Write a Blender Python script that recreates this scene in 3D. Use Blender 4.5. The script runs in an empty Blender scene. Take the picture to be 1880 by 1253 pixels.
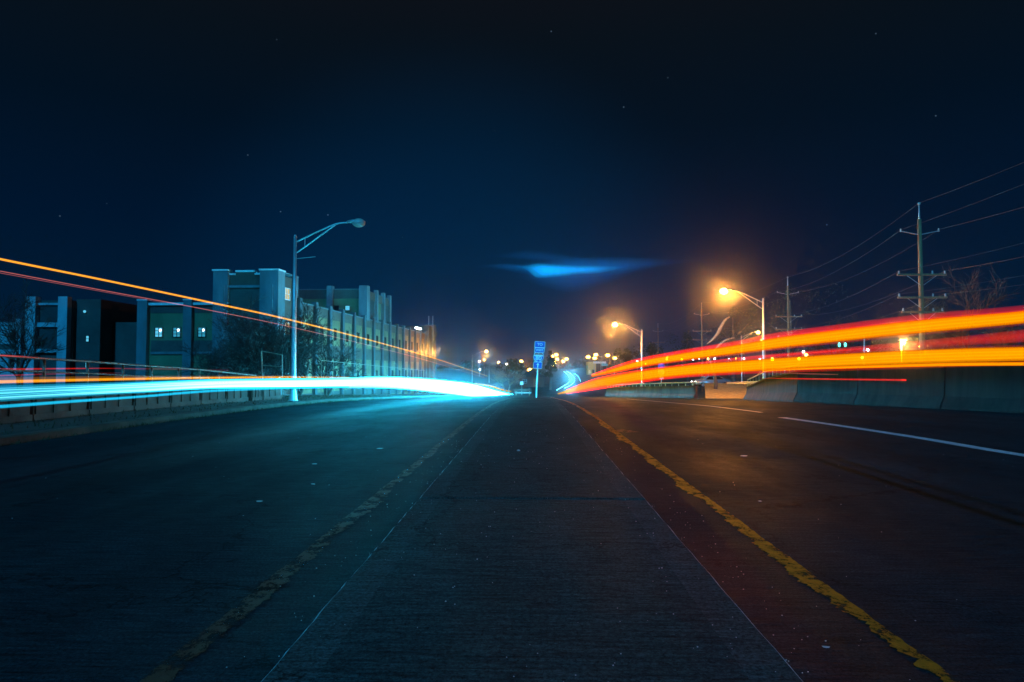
import bpy, bmesh, math, random
from mathutils import Vector, Matrix, Euler, Quaternion, noise as mnoise
random.seed(7)
R = math.radians
sc = bpy.context.scene
COL = sc.collection

# ------------------------------------------------------------------ camera
CAM_Z = 1.55
F = 1253.0
cd = bpy.data.cameras.new('camera'); cam = bpy.data.objects.new('camera', cd); COL.objects.link(cam)
cam.location = (0, 0, CAM_Z)
cam.rotation_euler = (R(90 + 2.308), 0, R(1.646))
cd.sensor_width = 36; cd.lens = 36 * F / 1880; cd.clip_start = 0.05; cd.clip_end = 9000
sc.camera = cam
RM = cam.rotation_euler.to_matrix()
def ray(px, py):
    return RM @ Vector(((px - 940) / F, -(py - 626.5) / F, -1))
def at_y(px, py, Y):
    d = ray(px, py); return Vector((0, 0, CAM_Z)) + d * (Y / d.y)
def at_x(px, py, X):
    d = ray(px, py); return Vector((0, 0, CAM_Z)) + d * (X / d.x)

# the road: level near the bridge, falling behind it, rising again far away
_prof = [0.0]
for i in range(2000):
    y = i + .5
    if y < 18: s = 0
    elif y < 42: s = -.035 * (y - 18) / 24
    elif y < 105: s = -.035
    elif y < 150: s = -.035 + .048 * (y - 105) / 45
    elif y < 420: s = .013
    else: s = .002
    _prof.append(_prof[-1] + s)
def gz(y):
    if y <= 0: return 0.0
    i = min(int(y), 1998); t = y - i
    return _prof[i] * (1 - t) + _prof[i + 1] * t
def on_ground(px, py, h=0.0, y0=2.0):
    d = ray(px, py); y = y0
    while y < 900:
        z = CAM_Z + d.z / d.y * y
        if z <= gz(y) + h: break
        y += .1
    return Vector((d.x / d.y * y, y, gz(y) + h))

# ------------------------------------------------------------------ tagging / linking
def tag(o, label=None, cat=None, group=None, kind=None):
    if label: o['label'] = label
    if cat: o['category'] = cat
    if group: o['group'] = group
    if kind: o['kind'] = kind
    return o
def empty(name, loc=(0, 0, 0), rz=0.0, label=None, cat=None, group=None):
    o = bpy.data.objects.new(name, None); COL.objects.link(o)
    o.location = loc; o.rotation_euler = (0, 0, rz); o.empty_display_size = .3
    return tag(o, label, cat, group)
def obj(name, bm, mat, parent=None, smooth=False, mats=None):
    bmesh.ops.recalc_face_normals(bm, faces=bm.faces)
    me = bpy.data.meshes.new(name); bm.to_mesh(me); bm.free()
    for m in (mats or [mat]): me.materials.append(m)
    if smooth:
        for p in me.polygons: p.use_smooth = True
    o = bpy.data.objects.new(name, me); COL.objects.link(o)
    if parent is not None: o.parent = parent
    return o
def copy_tree(o, parent=None):
    c = o.copy(); COL.objects.link(c)
    if parent is not None: c.parent = parent
    for ch in [x for x in bpy.data.objects if x.parent == o and x.type != 'LIGHT']:
        copy_tree(ch, c)
    return c

# ------------------------------------------------------------------ mesh helpers
def box(bm, x0, x1, y0, y1, z0, z1, mi=0):
    v = [bm.verts.new((x, y, z)) for x in (x0, x1) for y in (y0, y1) for z in (z0, z1)]
    for f in ((0,1,3,2),(4,6,7,5),(0,4,5,1),(2,3,7,6),(0,2,6,4),(1,5,7,3)):
        bm.faces.new([v[i] for i in f]).material_index = mi
def B(*boxes):
    bm = bmesh.new()
    for b in boxes: box(bm, *b)
    return bm
def tube(bm, pts, rad, n=8, cap=True):
    pts = [Vector(p) for p in pts]
    if not hasattr(rad, '__len__'): rad = [rad] * len(pts)
    rings = []
    for i, p in enumerate(pts):
        t = (pts[min(i + 1, len(pts) - 1)] - pts[max(i - 1, 0)]).normalized()
        up = Vector((0, 0, 1)) if abs(t.z) < .95 else Vector((0, 1, 0))
        a = t.cross(up).normalized(); b = a.cross(t)
        rings.append([bm.verts.new(p + (a * math.cos(2*math.pi*k/n) + b * math.sin(2*math.pi*k/n)) * rad[i]) for k in range(n)])
    for r0, r1 in zip(rings, rings[1:]):
        for k in range(n):
            bm.faces.new((r0[k], r0[(k+1) % n], r1[(k+1) % n], r1[k]))
    if cap:
        bm.faces.new(rings[0][::-1]); bm.faces.new(rings[-1])
def T(pts, rad, n=8):
    bm = bmesh.new(); tube(bm, pts, rad, n); return bm
def ellipsoid(bm, c, r, seg=12, rings=8):
    m = Matrix.Translation(c) @ Matrix.Diagonal((*r, 1))
    bmesh.ops.create_uvsphere(bm, u_segments=seg, v_segments=rings, radius=1, matrix=m)
def prism(bm, poly, y0, y1):
    a = [bm.verts.new((x, y0, z)) for x, z in poly]; b = [bm.verts.new((x, y1, z)) for x, z in poly]
    bm.faces.new(a); bm.faces.new(b[::-1])
    for i in range(len(poly)):
        j = (i + 1) % len(poly); bm.faces.new((a[i], b[i], b[j], a[j]))
def catmull(pts, sub=6):
    out = []
    for i in range(len(pts) - 1):
        p0 = pts[max(i-1, 0)]; p1 = pts[i]; p2 = pts[i+1]; p3 = pts[min(i+2, len(pts)-1)]
        for s in range(sub):
            t = s / sub
            out.append([.5 * (2*b + (c-a)*t + (2*a-5*b+4*c-d)*t*t + (3*b-a-3*c+d)*t**3) for a, b, c, d in zip(p0, p1, p2, p3)])
    out.append(list(pts[-1])); return out

# ------------------------------------------------------------------ materials
def newmat(name):
    m = bpy.data.materials.new(name); m.use_nodes = True
    nt = m.node_tree
    return m, nt, nt.nodes['Principled BSDF']
def N(nt, typ, **kw):
    n = nt.nodes.new(typ)
    for k, v in kw.items():
        if k.startswith('in_'):
            n.inputs[k[3:].replace('_', ' ')].default_value = v
        else: setattr(n, k, v)
    return n
def mat(name, c1, c2=None, rough=.7, scale=3.0, stretch=(1, 1, 1), bump=0.0, bscale=None, metal=0.0, detail=6, lo=.35, hi=.65, spec=.5):
    m, nt, b = newmat(name)
    b.inputs['Roughness'].default_value = rough; b.inputs['Metallic'].default_value = metal
    b.inputs['Specular IOR Level'].default_value = spec
    tc = N(nt, 'ShaderNodeTexCoord'); mp = N(nt, 'ShaderNodeMapping'); mp.inputs['Scale'].default_value = stretch
    nt.links.new(tc.outputs['Object'], mp.inputs['Vector'])
    if c2 is not None:
        no = N(nt, 'ShaderNodeTexNoise', in_Scale=scale, in_Detail=detail, in_Roughness=.65)
        nt.links.new(mp.outputs['Vector'], no.inputs['Vector'])
        cr = N(nt, 'ShaderNodeValToRGB')
        cr.color_ramp.elements[0].position = lo; cr.color_ramp.elements[1].position = hi
        cr.color_ramp.elements[0].color = (*c1, 1); cr.color_ramp.elements[1].color = (*c2, 1)
        nt.links.new(no.outputs['Fac'], cr.inputs['Fac']); nt.links.new(cr.outputs['Color'], b.inputs['Base Color'])
    else: b.inputs['Base Color'].default_value = (*c1, 1)
    if bump:
        n2 = N(nt, 'ShaderNodeTexNoise', in_Scale=bscale or scale * 4, in_Detail=8, in_Roughness=.7)
        nt.links.new(mp.outputs['Vector'], n2.inputs['Vector'])
        bp = N(nt, 'ShaderNodeBump', in_Strength=bump, in_Distance=.05)
        nt.links.new(n2.outputs['Fac'], bp.inputs['Height']); nt.links.new(bp.outputs['Normal'], b.inputs['Normal'])
    return m
def brick_mat(name, c1, c2, mortar, s=1.0):
    m, nt, b = newmat(name); b.inputs['Roughness'].default_value = .85
    tc = N(nt, 'ShaderNodeTexCoord'); sp = N(nt, 'ShaderNodeSeparateXYZ'); ad = N(nt, 'ShaderNodeMath', operation='ADD')
    cb = N(nt, 'ShaderNodeCombineXYZ')
    nt.links.new(tc.outputs['Object'], sp.inputs[0]); nt.links.new(sp.outputs[0], ad.inputs[0]); nt.links.new(sp.outputs[1], ad.inputs[1])
    nt.links.new(ad.outputs[0], cb.inputs[0]); nt.links.new(sp.outputs[2], cb.inputs[1])
    br = N(nt, 'ShaderNodeTexBrick', in_Scale=s, in_Mortar_Size=.03, in_Brick_Width=.45, in_Row_Height=.16)
    br.inputs['Color1'].default_value = (*c1, 1); br.inputs['Color2'].default_value = (*c2, 1); br.inputs['Mortar'].default_value = (*mortar, 1)
    nt.links.new(cb.outputs[0], br.inputs['Vector'])
    no = N(nt, 'ShaderNodeTexNoise', in_Scale=.5, in_Detail=8, in_Roughness=.7); nt.links.new(tc.outputs['Object'], no.inputs['Vector'])
    mr = N(nt, 'ShaderNodeMapRange', in_From_Min=.3, in_From_Max=.7, in_To_Min=.6, in_To_Max=1.25); nt.links.new(no.outputs['Fac'], mr.inputs[0])
    mx = N(nt, 'ShaderNodeVectorMath', operation='SCALE'); nt.links.new(br.outputs['Color'], mx.inputs[0]); nt.links.new(mr.outputs[0], mx.inputs['Scale'])
    nt.links.new(mx.outputs[0], b.inputs['Base Color'])
    bp = N(nt, 'ShaderNodeBump', in_Strength=.4, in_Distance=.02); nt.links.new(br.outputs['Fac'], bp.inputs['Height']); bp.invert = True
    nt.links.new(bp.outputs['Normal'], b.inputs['Normal'])
    return m
def emit_mat(name, col, strength, attr=False, clear=True, through=(1, 1, 1)):
    """a light that adds to whatever lies behind it (clear) - strength may follow the mesh attribute 'glow'"""
    m = bpy.data.materials.new(name); m.use_nodes = True; nt = m.node_tree; nt.nodes.clear()
    out = N(nt, 'ShaderNodeOutputMaterial'); em = N(nt, 'ShaderNodeEmission'); em.inputs['Color'].default_value = (*col, 1); em.inputs['Strength'].default_value = strength
    if attr:
        at = N(nt, 'ShaderNodeAttribute', attribute_name='glow'); ml = N(nt, 'ShaderNodeMath', operation='MULTIPLY'); ml.inputs[1].default_value = strength
        nt.links.new(at.outputs['Fac'], ml.inputs[0]); nt.links.new(ml.outputs[0], em.inputs['Strength'])
    if clear:
        tr = N(nt, 'ShaderNodeBsdfTransparent'); tr.inputs[0].default_value = (*through, 1); ad = N(nt, 'ShaderNodeAddShader')
        nt.links.new(tr.outputs[0], ad.inputs[0]); nt.links.new(em.outputs[0], ad.inputs[1]); nt.links.new(ad.outputs[0], out.inputs['Surface'])
    else: nt.links.new(em.outputs[0], out.inputs['Surface'])
    return m
def glow_volume(name, col, strength):
    m = bpy.data.materials.new(name); m.use_nodes = True; nt = m.node_tree; nt.nodes.clear()
    out = N(nt, 'ShaderNodeOutputMaterial'); em = N(nt, 'ShaderNodeEmission'); em.inputs['Color'].default_value = (*col, 1); em.inputs['Strength'].default_value = strength
    nt.links.new(em.outputs[0], out.inputs['Volume']); return m

def road_mat(name, c1, c2, rough, groove=.35, spec=.025):
    """tined concrete / asphalt: fine transverse grooves, patches, grit, oil"""
    m, nt, b = newmat(name)
    tc = N(nt, 'ShaderNodeTexCoord')
    def noise(scale, st, detail=6, rg=.65):
        mp = N(nt, 'ShaderNodeMapping'); mp.inputs['Scale'].default_value = st; nt.links.new(tc.outputs['Object'], mp.inputs['Vector'])
        no = N(nt, 'ShaderNodeTexNoise', in_Scale=scale, in_Detail=detail, in_Roughness=rg); nt.links.new(mp.outputs['Vector'], no.inputs['Vector']); return no
    def ramp(n, a, z, ca, cz):
        cr = N(nt, 'ShaderNodeValToRGB'); e = cr.color_ramp.elements; e[0].position = a; e[1].position = z; e[0].color = (*ca, 1); e[1].color = (*cz, 1)
        nt.links.new(n.outputs['Fac'], cr.inputs['Fac']); return cr
    b.inputs['Specular IOR Level'].default_value = spec
    big = ramp(noise(.35, (1.2, .35, 1)), .3, .7, c1, c2)
    streak = noise(1.0, (2.6, 30, 1), 6, .75)
    sr = N(nt, 'ShaderNodeMapRange', in_From_Min=.3, in_From_Max=.72, in_To_Min=.25, in_To_Max=2.1); nt.links.new(streak.outputs['Fac'], sr.inputs[0])
    grit = noise(48, (1, 1, 1), 6, .85)
    gr = N(nt, 'ShaderNodeMapRange', in_From_Min=.36, in_From_Max=.72, in_To_Min=.05, in_To_Max=3.2); nt.links.new(grit.outputs['Fac'], gr.inputs[0])
    mu = N(nt, 'ShaderNodeMath', operation='MULTIPLY'); nt.links.new(sr.outputs[0], mu.inputs[0]); nt.links.new(gr.outputs[0], mu.inputs[1])
    vo = N(nt, 'ShaderNodeTexVoronoi', feature='DISTANCE_TO_EDGE', in_Scale=.28); wv = noise(1.6, (1, 1, 1), 5, .7); wm = N(nt, 'ShaderNodeVectorMath', operation='MULTIPLY_ADD'); wm.inputs[1].default_value = (1.4, 1.4, 0)
    nt.links.new(wv.outputs['Color'], wm.inputs[0]); nt.links.new(tc.outputs['Object'], wm.inputs[2]); nt.links.new(wm.outputs[0], vo.inputs['Vector'])
    ck = N(nt, 'ShaderNodeMapRange', in_From_Min=.0015, in_From_Max=.006, in_To_Min=.3, in_To_Max=1.0); nt.links.new(vo.outputs['Distance'], ck.inputs[0])
    m0 = N(nt, 'ShaderNodeMath', operation='MULTIPLY'); nt.links.new(mu.outputs[0], m0.inputs[0]); nt.links.new(ck.outputs[0], m0.inputs[1]); mu = m0
    vm = N(nt, 'ShaderNodeVectorMath', operation='SCALE'); nt.links.new(big.outputs['Color'], vm.inputs[0]); nt.links.new(mu.outputs[0], vm.inputs['Scale'])
    nt.links.new(vm.outputs[0], b.inputs['Base Color'])
    rr = N(nt, 'ShaderNodeMapRange', in_From_Min=.3, in_From_Max=.7, in_To_Min=rough - .12, in_To_Max=rough + .15)
    nt.links.new(noise(.8, (1, .4, 1)).outputs['Fac'], rr.inputs[0]); nt.links.new(rr.outputs[0], b.inputs['Roughness'])
    a1 = N(nt, 'ShaderNodeMath', operation='MULTIPLY_ADD'); a1.inputs[1].default_value = .8
    nt.links.new(streak.outputs['Fac'], a1.inputs[0])
    md_ = noise(1.0, (.8, 5, 1), 4, .6); mm = N(nt, 'ShaderNodeMath', operation='MULTIPLY_ADD'); mm.inputs[1].default_value = 1.6; nt.links.new(md_.outputs['Fac'], mm.inputs[0]); nt.links.new(streak.outputs['Fac'], mm.inputs[2]); nt.links.new(mm.outputs[0], a1.inputs[0])
    g2 = noise(60, (1, 1, 1), 4, .8); ms = N(nt, 'ShaderNodeMath', operation='MULTIPLY'); ms.inputs[1].default_value = .35
    nt.links.new(g2.outputs['Fac'], ms.inputs[0]); nt.links.new(ms.outputs[0], a1.inputs[2])
    bp = N(nt, 'ShaderNodeBump', in_Strength=groove, in_Distance=.03); nt.links.new(a1.outputs[0], bp.inputs['Height']); nt.links.new(bp.outputs['Normal'], b.inputs['Normal'])
    return m
def paint_mat(name, col, wear=.5, rough=.6):
    m, nt, b = newmat(name)
    b.inputs['Roughness'].default_value = rough
    tc = N(nt, 'ShaderNodeTexCoord'); mp = N(nt, 'ShaderNodeMapping'); mp.inputs['Scale'].default_value = (1.3, 1, 1); nt.links.new(tc.outputs['Object'], mp.inputs['Vector'])
    no = N(nt, 'ShaderNodeTexNoise', in_Scale=4.5, in_Detail=12, in_Roughness=.82); nt.links.new(mp.outputs['Vector'], no.inputs['Vector'])
    cr = N(nt, 'ShaderNodeValToRGB'); e = cr.color_ramp.elements; e[0].position = .35; e[1].position = .7
    e[0].color = (*[c * .35 for c in col], 1); e[1].color = (*col, 1); nt.links.new(no.outputs['Fac'], cr.inputs['Fac']); nt.links.new(cr.outputs['Color'], b.inputs['Base Color'])
    mr = N(nt, 'ShaderNodeMapRange', in_From_Min=wear - .1, in_From_Max=wear); nt.links.new(no.outputs['Fac'], mr.inputs[0]); nt.links.new(mr.outputs[0], b.inputs['Alpha'])
    bp = N(nt, 'ShaderNodeBump', in_Strength=.5, in_Distance=.02); nt.links.new(no.outputs['Fac'], bp.inputs['Height']); nt.links.new(bp.outputs['Normal'], b.inputs['Normal'])
    return m

M = {}
M['road'] = road_mat('asphalt', (.006, .0135, .016), (.0145, .029, .033), .6, .7)
M['median'] = road_mat('median_concrete', (.0085, .026, .0265), (.019, .047, .046), .7, .5)
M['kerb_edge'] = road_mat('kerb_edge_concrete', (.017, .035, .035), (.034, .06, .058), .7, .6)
M['worn_edge_glint'] = road_mat('worn_kerb_edge_glint', (.25, .33, .33), (.5, .58, .57), .7, .5)  # kerb wear plus the light-catching edge line, painted into the bevel colour
M['yellow'] = paint_mat('yellow_paint', (.95, .235, .004), .5)
M['yellow_old'] = paint_mat('old_yellow_paint', (.15, .055, .02), .52)
M['white_paint'] = paint_mat('white_paint', (.88, .9, .9), .36)
M['soil'] = mat('verge_soil', (.018, .02, .016), (.05, .052, .036), .95, 1.2, bump=.8)
M['grassy'] = mat('dry_grass', (.03, .035, .015), (.085, .075, .035), .95, 6, bump=.9)
M['lamplit_earth'] = mat('lamplit_earth', (.24, .17, .06), (.5, .37, .14), .95, 2.5, bump=.8)  # earth of the lit patch, some of the lamplight put into its colour
M['concrete'] = mat('concrete', (.16, .15, .14), (.34, .31, .28), .8, .9, (1, 1, .35), .35, 14)
M['warm_concrete'] = mat('warm_stained_concrete', (.04, .017, .012), (.15, .066, .046), .85, .9, (1, 1, .35), .35, 14)
M['stained'] = mat('stained_concrete', (.009, .006, .006), (.06, .03, .028), .85, 1.1, (1.4, 1.4, .18), .3, 10, lo=.38, hi=.66)
M['pillar'] = mat('painted_concrete', (.08, .115, .13), (.14, .18, .2), .75, .8, (1, 1, .3), .15, 20)
M['pillar_bright'] = mat('pale_painted_concrete', (.22, .32, .36), (.36, .46, .5), .75, .8, (1, 1, .3), .15, 20)
M['pier'] = mat('dark_pier_paint', (.035, .055, .07), (.07, .095, .11), .8, .8, (1, 1, .3), .15, 20)
M['wall_panel'] = mat('warm_tan_render', (.17, .1, .042), (.28, .175, .08), .8, .5, (1, 1, .5), .15, 20)
M['panel'] = mat('tan_render', (.08, .118, .055), (.14, .18, .09), .8, .5, (1, 1, .5), .15, 20)
M['cornice'] = mat('pale_coping', (.6, .62, .62), (.75, .76, .75), .7, 2)
M['brick'] = brick_mat('brown_brick', (.17, .07, .045), (.12, .05, .035), (.1, .08, .07), 1.6)
M['dark_brick'] = brick_mat('grey_brown_brick', (.07, .065, .058), (.05, .045, .042), (.085, .08, .075), 1.6)
M['dark'] = mat('dark_render', (.03, .03, .032), (.05, .05, .052), .85, 1)
M['steel'] = mat('galvanised_steel', (.45, .46, .46), (.6, .6, .6), .42, 5, (1, 1, .3), metal=.55)
M['rust'] = mat('rusty_rail_paint', (.2, .1, .07), (.38, .22, .16), .6, 6, metal=.2)
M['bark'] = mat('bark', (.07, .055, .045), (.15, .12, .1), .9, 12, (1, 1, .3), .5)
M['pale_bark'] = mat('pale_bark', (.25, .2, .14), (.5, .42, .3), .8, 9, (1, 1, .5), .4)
M['wood'] = mat('weathered_pole_wood', (.24, .11, .05), (.44, .22, .11), .85, 5, (4, 4, .25), .5)
M['wire'] = mat('wire', (.12, .13, .14), None, .5, metal=.6)
M['porcelain'] = mat('porcelain', (.5, .48, .45), None, .25)
M['leaf'] = mat('evergreen_leaf', (.02, .035, .018), (.06, .075, .03), .7, 3)
M['dark_twig'] = mat('dark_twig', (.02, .018, .016), (.05, .042, .036), .9, 6)
M['twig'] = mat('twig', (.07, .038, .025), (.13, .07, .045), .85, 6)
M['blue_sign'] = mat('blue_sign', (.004, .09, .45), (.006, .11, .5), .45, 5)
M['white_sign'] = mat('white_sign', (.8, .82, .82), (.88, .88, .88), .45, 5)
M['red_sign'] = mat('red_sign', (.6, .06, .06), (.7, .09, .09), .45, 5)
M['glass_dark'] = mat('dark_glass', (.012, .014, .016), None, .12)
M['black'] = mat('black_plastic', (.02, .02, .02), None, .5)
M['tyre'] = mat('rubber', (.018, .018, .018), None, .8)
M['car_paint'] = mat('silver_car_paint', (.55, .57, .58), (.6, .61, .62), .25, 2, metal=.6)
M['pebble'] = mat('pale_pebble', (.5, .5, .5), (.75, .75, .73), .8, 8)
M['orange_wall'] = mat('yellow_render', (.7, .5, .15), (.75, .55, .18), .8, 1)
M['win_cool'] = emit_mat('cool_window_glow', (.05, .55, .85), .55, clear=False)
M['win_white'] = emit_mat('white_window_glow', (.12, .65, .95), .95, clear=False)
M['win_warm'] = emit_mat('warm_window_light', (1.0, .72, .33), .8, clear=False)
M['sodium'] = emit_mat('sodium_lamp_light', (1, .47, .1), 40, clear=False)
M['sodium_far'] = emit_mat('far_sodium_lamp_light', (1, .42, .05), 45, clear=False)
M['white_lamp'] = emit_mat('white_lamp_light', (.85, .95, 1), 12, clear=False)
M['green_light'] = emit_mat('green_signal_light', (.1, 1, .75), 4, clear=False)
M['lens_off'] = mat('clear_lens', (.6, .45, .38), None, .15)

# ------------------------------------------------------------------ sky and night light
w = bpy.data.worlds.new('World'); sc.world = w; w.use_nodes = True
nt = w.node_tree; bg = nt.nodes['Background']
tc = N(nt, 'ShaderNodeTexCoord'); nrm = N(nt, 'ShaderNodeVectorMath', operation='NORMALIZE'); nt.links.new(tc.outputs['Generated'], nrm.inputs[0])
sp = N(nt, 'ShaderNodeSeparateXYZ'); nt.links.new(nrm.outputs[0], sp.inputs[0])
cr = N(nt, 'ShaderNodeValToRGB'); nt.links.new(sp.outputs[2], cr.inputs['Fac'])
e = cr.color_ramp.elements
e[0].position = 0.0; e[0].color = (.0005, .0155, .052, 1)
e[1].position = .52; e[1].color = (.0045, .0055, .0085, 1)
for p, c in ((.08, (.0002, .0108, .035, 1)), (.2, (.0002, .0075, .026, 1)), (.33, (.0006, .0055, .0145, 1)), (.43, (.0022, .0055, .0105, 1))):
    k = e.new(p); k.color = c
last = cr.outputs['Color']
# town glow low over the road ahead
gdir = ray(830, 640).normalized()
dt = N(nt, 'ShaderNodeVectorMath', operation='DOT_PRODUCT'); dt.inputs[1].default_value = gdir; nt.links.new(nrm.outputs[0], dt.inputs[0])
mr = N(nt, 'ShaderNodeMapRange', in_From_Min=.90, in_From_Max=1.0, interpolation_type='SMOOTHSTEP'); nt.links.new(dt.outputs['Value'], mr.inputs[0])
ad = N(nt, 'ShaderNodeMix', data_type='RGBA', blend_type='ADD'); ad.inputs[7].default_value = (.0, .009, .028, 1)
nt.links.new(mr.outputs[0], ad.inputs[0]); nt.links.new(last, ad.inputs[6]); last = ad.outputs[2]
# stars
stars = [(1145,197,.5),(1012,58,.35),(1226,143,.25),(1608,62,.25),(1718,213,.35),(1518,413,1.0),(455,285,.3),(110,397,.3),(515,389,.45),(602,395,.5),(739,436,.4),
         (1138,313,.15),(1073,367,.2),(1021,386,.15),(908,240,.2),(508,73,.15),(641,492,.2),(196,374,.1)]
for px, py, s in stars:
    dt = N(nt, 'ShaderNodeVectorMath', operation='DISTANCE'); dt.inputs[1].default_value = ray(px, py).normalized(); nt.links.new(nrm.outputs[0], dt.inputs[0])
    mr = N(nt, 'ShaderNodeMapRange', in_From_Min=.0, in_From_Max=.0012, in_To_Min=s * .55, in_To_Max=0); nt.links.new(dt.outputs['Value'], mr.inputs[0])
    ad = N(nt, 'ShaderNodeMix', data_type='RGBA', blend_type='ADD'); ad.inputs[7].default_value = (.35, .55, .8, 1)
    nt.links.new(mr.outputs[0], ad.inputs[0]); nt.links.new(last, ad.inputs[6]); last = ad.outputs[2]
nt.links.new(last, bg.inputs['Color']); bg.inputs['Strength'].default_value = 1.0
w.cycles.sampling_method = 'NONE' if hasattr(w.cycles, 'sampling_method') else 'NONE'

sl = bpy.data.lights.new('night_fill', 'SUN'); so = bpy.data.objects.new('night_fill', sl); COL.objects.link(so)  # added cyan fill light from behind the camera, no visible source
sl.energy = 2.3; sl.angle = R(3); sl.color = (.012, .42, .95)
so.rotation_euler = Vector((.16, 1, -.62)).to_track_quat('-Z', 'Y').to_euler(); so.location = (-20, -30, 30)

# ------------------------------------------------------------------ ground, road, median
YS = [-30 + i for i in range(0, 230)] + [200 + 5 * i for i in range(0, 60)] + [500 + 25 * i for i in range(0, 17)]
def strip(cols, y0, y1, dz, ys=None, bm=None):
    """sheet through x columns (callables of y or numbers) following the road's fall"""
    bm = bm or bmesh.new(); ys = ys or ([y0] + [y for y in YS if y0 < y < y1] + [y1]); prev = None
    for y in ys:
        row = []
        for c in cols:
            x = c(y) if callable(c) else c
            row.append(bm.verts.new((x, y, gz(y) + (dz(x, y) if callable(dz) else dz))))
        if prev:
            for i in range(len(row) - 1): bm.faces.new((prev[i], prev[i+1], row[i+1], row[i]))
        prev = row
    return bm
def verge(x, y):
    z = -.03
    if x < -10.7: z = .14 + .012 * min(8, -10.7 - x)
    if x > 24 and y > 20: z = min(1.0, (x - 24) * .05)
    return z
tag(obj('ground', strip([-600, -200, -80, -40, -20, -14, -10.71, -10.69, 0, 12, 18, 24, 34, 44, 80, 200, 600], -30, 900, verge), M['soil']), kind='structure')

def lerp(y, tab):
    if y <= tab[0][0]: return tab[0][1]
    for (a, va), (b, vb) in zip(tab, tab[1:]):
        if y <= b:
            t = (y - a) / (b - a); t = t * t * (3 - 2 * t); return va + (vb - va) * t
    return tab[-1][1]
LEFT = [(85, -10.65), (140, -3), (220, 8), (300, 13.5), (400, 15.5), (520, 10)]
RIGHT = [(10, 34), (24, 17.4), (40, 14.4), (60, 13.5), (95, 12), (140, 13), (220, 22), (300, 26), (400, 23), (520, 18)]
tag(obj('road', strip([lambda y: lerp(y, LEFT), lambda y: lerp(y, LEFT) * .66 + lerp(y, RIGHT) * .34, lambda y: lerp(y, LEFT) * .33 + lerp(y, RIGHT) * .67, lambda y: lerp(y, RIGHT)], -20, 520, .0), M['road']), kind='structure')

# raised concrete median: two slabs parted by an open joint, with kerb strips along both edges
MW = 1.25; MH = .13; JY = 7.52
ys_near = [-6 + .1 * i for i in range(0, 260)] + [20 + .5 * i for i in range(0, 160)]
def slab(x0, x1, y0, y1, h, mat_, name, parent, nose=None, bev=.022):
    bm = bmesh.new(); prev = None
    ys = [y0] + [y for y in ys_near if y0 < y < y1] + [y1]
    prof = [(0, 0), (0, h - bev), (bev, h), (1, h), (1, h - bev), (1, 0)]
    for y in ys:
        k = 1.0
        if nose: k = math.sqrt(max(0.02, 1 - max(0, (y - nose) / (y1 - nose)) ** 2))
        a, b = x0 * k, x1 * k
        g = gz(y)
        a += .009 * mnoise.noise(Vector((y * 2.3, 1, x0))) + .006 * mnoise.noise(Vector((y * 9, 4, x0))); b += .009 * mnoise.noise(Vector((y * 2.3, 7, x0)))
        pts = [(a, 0), (a, h - bev), (a + bev, h), (b - bev, h), (b, h - bev), (b, 0)]
        row = [bm.verts.new((x, y, g + z)) for x, z in pts]
        if prev:
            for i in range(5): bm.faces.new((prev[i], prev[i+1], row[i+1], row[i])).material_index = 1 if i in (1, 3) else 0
        else: bm.faces.new(row)
        prev = row
    bm.faces.new(prev[::-1])
    return obj(name, bm, mat_, parent, mats=[mat_, M['worn_edge_glint']])
med = empty('concrete_median', (0, 0, 0)); tag(med, 'long raised concrete median strip running up the middle of the road', 'median')
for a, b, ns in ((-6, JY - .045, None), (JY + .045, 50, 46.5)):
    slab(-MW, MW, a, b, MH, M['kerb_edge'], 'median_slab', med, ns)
    bm = strip([-MW + .26, MW - .26], a + .004, min(b - .004, 46.5), MH + .004, [a + .004] + [y for y in ys_near if a + .004 < y < min(b - .004, 46.5)] + [min(b - .004, 46.5)])
    obj('median_surface', bm, M['median'], med)

obj('joint_filler', B((-MW + .02, MW - .02, JY - .043, JY + .043, 0, MH - .02)), M['tyre'], med)
# painted lines
def worn_line(name, x0, w_, y0, y1, mat_, rag=.12, side=-1, bend=None):
    bm = bmesh.new(); prev = None; y = y0; sd = len(name) * 3.7
    while y < y1:
        nz = lambda f, k: mnoise.noise(Vector((y * f, sd + k, 0)))
        e0 = rag * (.5 + .9 * nz(.7, 0) + .4 * nz(2.6, 5) + .3 * nz(9, 9) + .35 * nz(31, 13))
        e1 = .012 * (nz(1.5, 20) + nz(11, 30))
        xm = x0 + (bend(y) if bend else 0)
        xa, xb = (xm - w_ / 2 + e0 - rag * .5, xm + w_ / 2 + e1) if side < 0 else (xm - w_ / 2 + e1, xm + w_ / 2 - e0 + rag * .5)
        if xb - xa < .03: xa, xb = (xb - .03, xb) if side < 0 else (xa, xa + .03)
        row = [bm.verts.new((xx, y, gz(y) + .006)) for xx in (xa, xa * .65 + xb * .35, xa * .3 + xb * .7, xb)]
        if prev:
            for i in range(3): bm.faces.new((prev[i], prev[i+1], row[i+1], row[i]))
        prev = row; y += .02 if y < 8 else (.05 if y < 18 else .25)
    return tag(obj(name, bm, mat_), kind='structure')
worn_line('yellow_line', 2.03, .16, 2.2, 75, M['yellow'], .12, -1)
worn_line('faded_yellow_line', -1.86, .15, 2.0, 75, M['yellow_old'], .1, 1, lambda y: -.0 )
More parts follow.
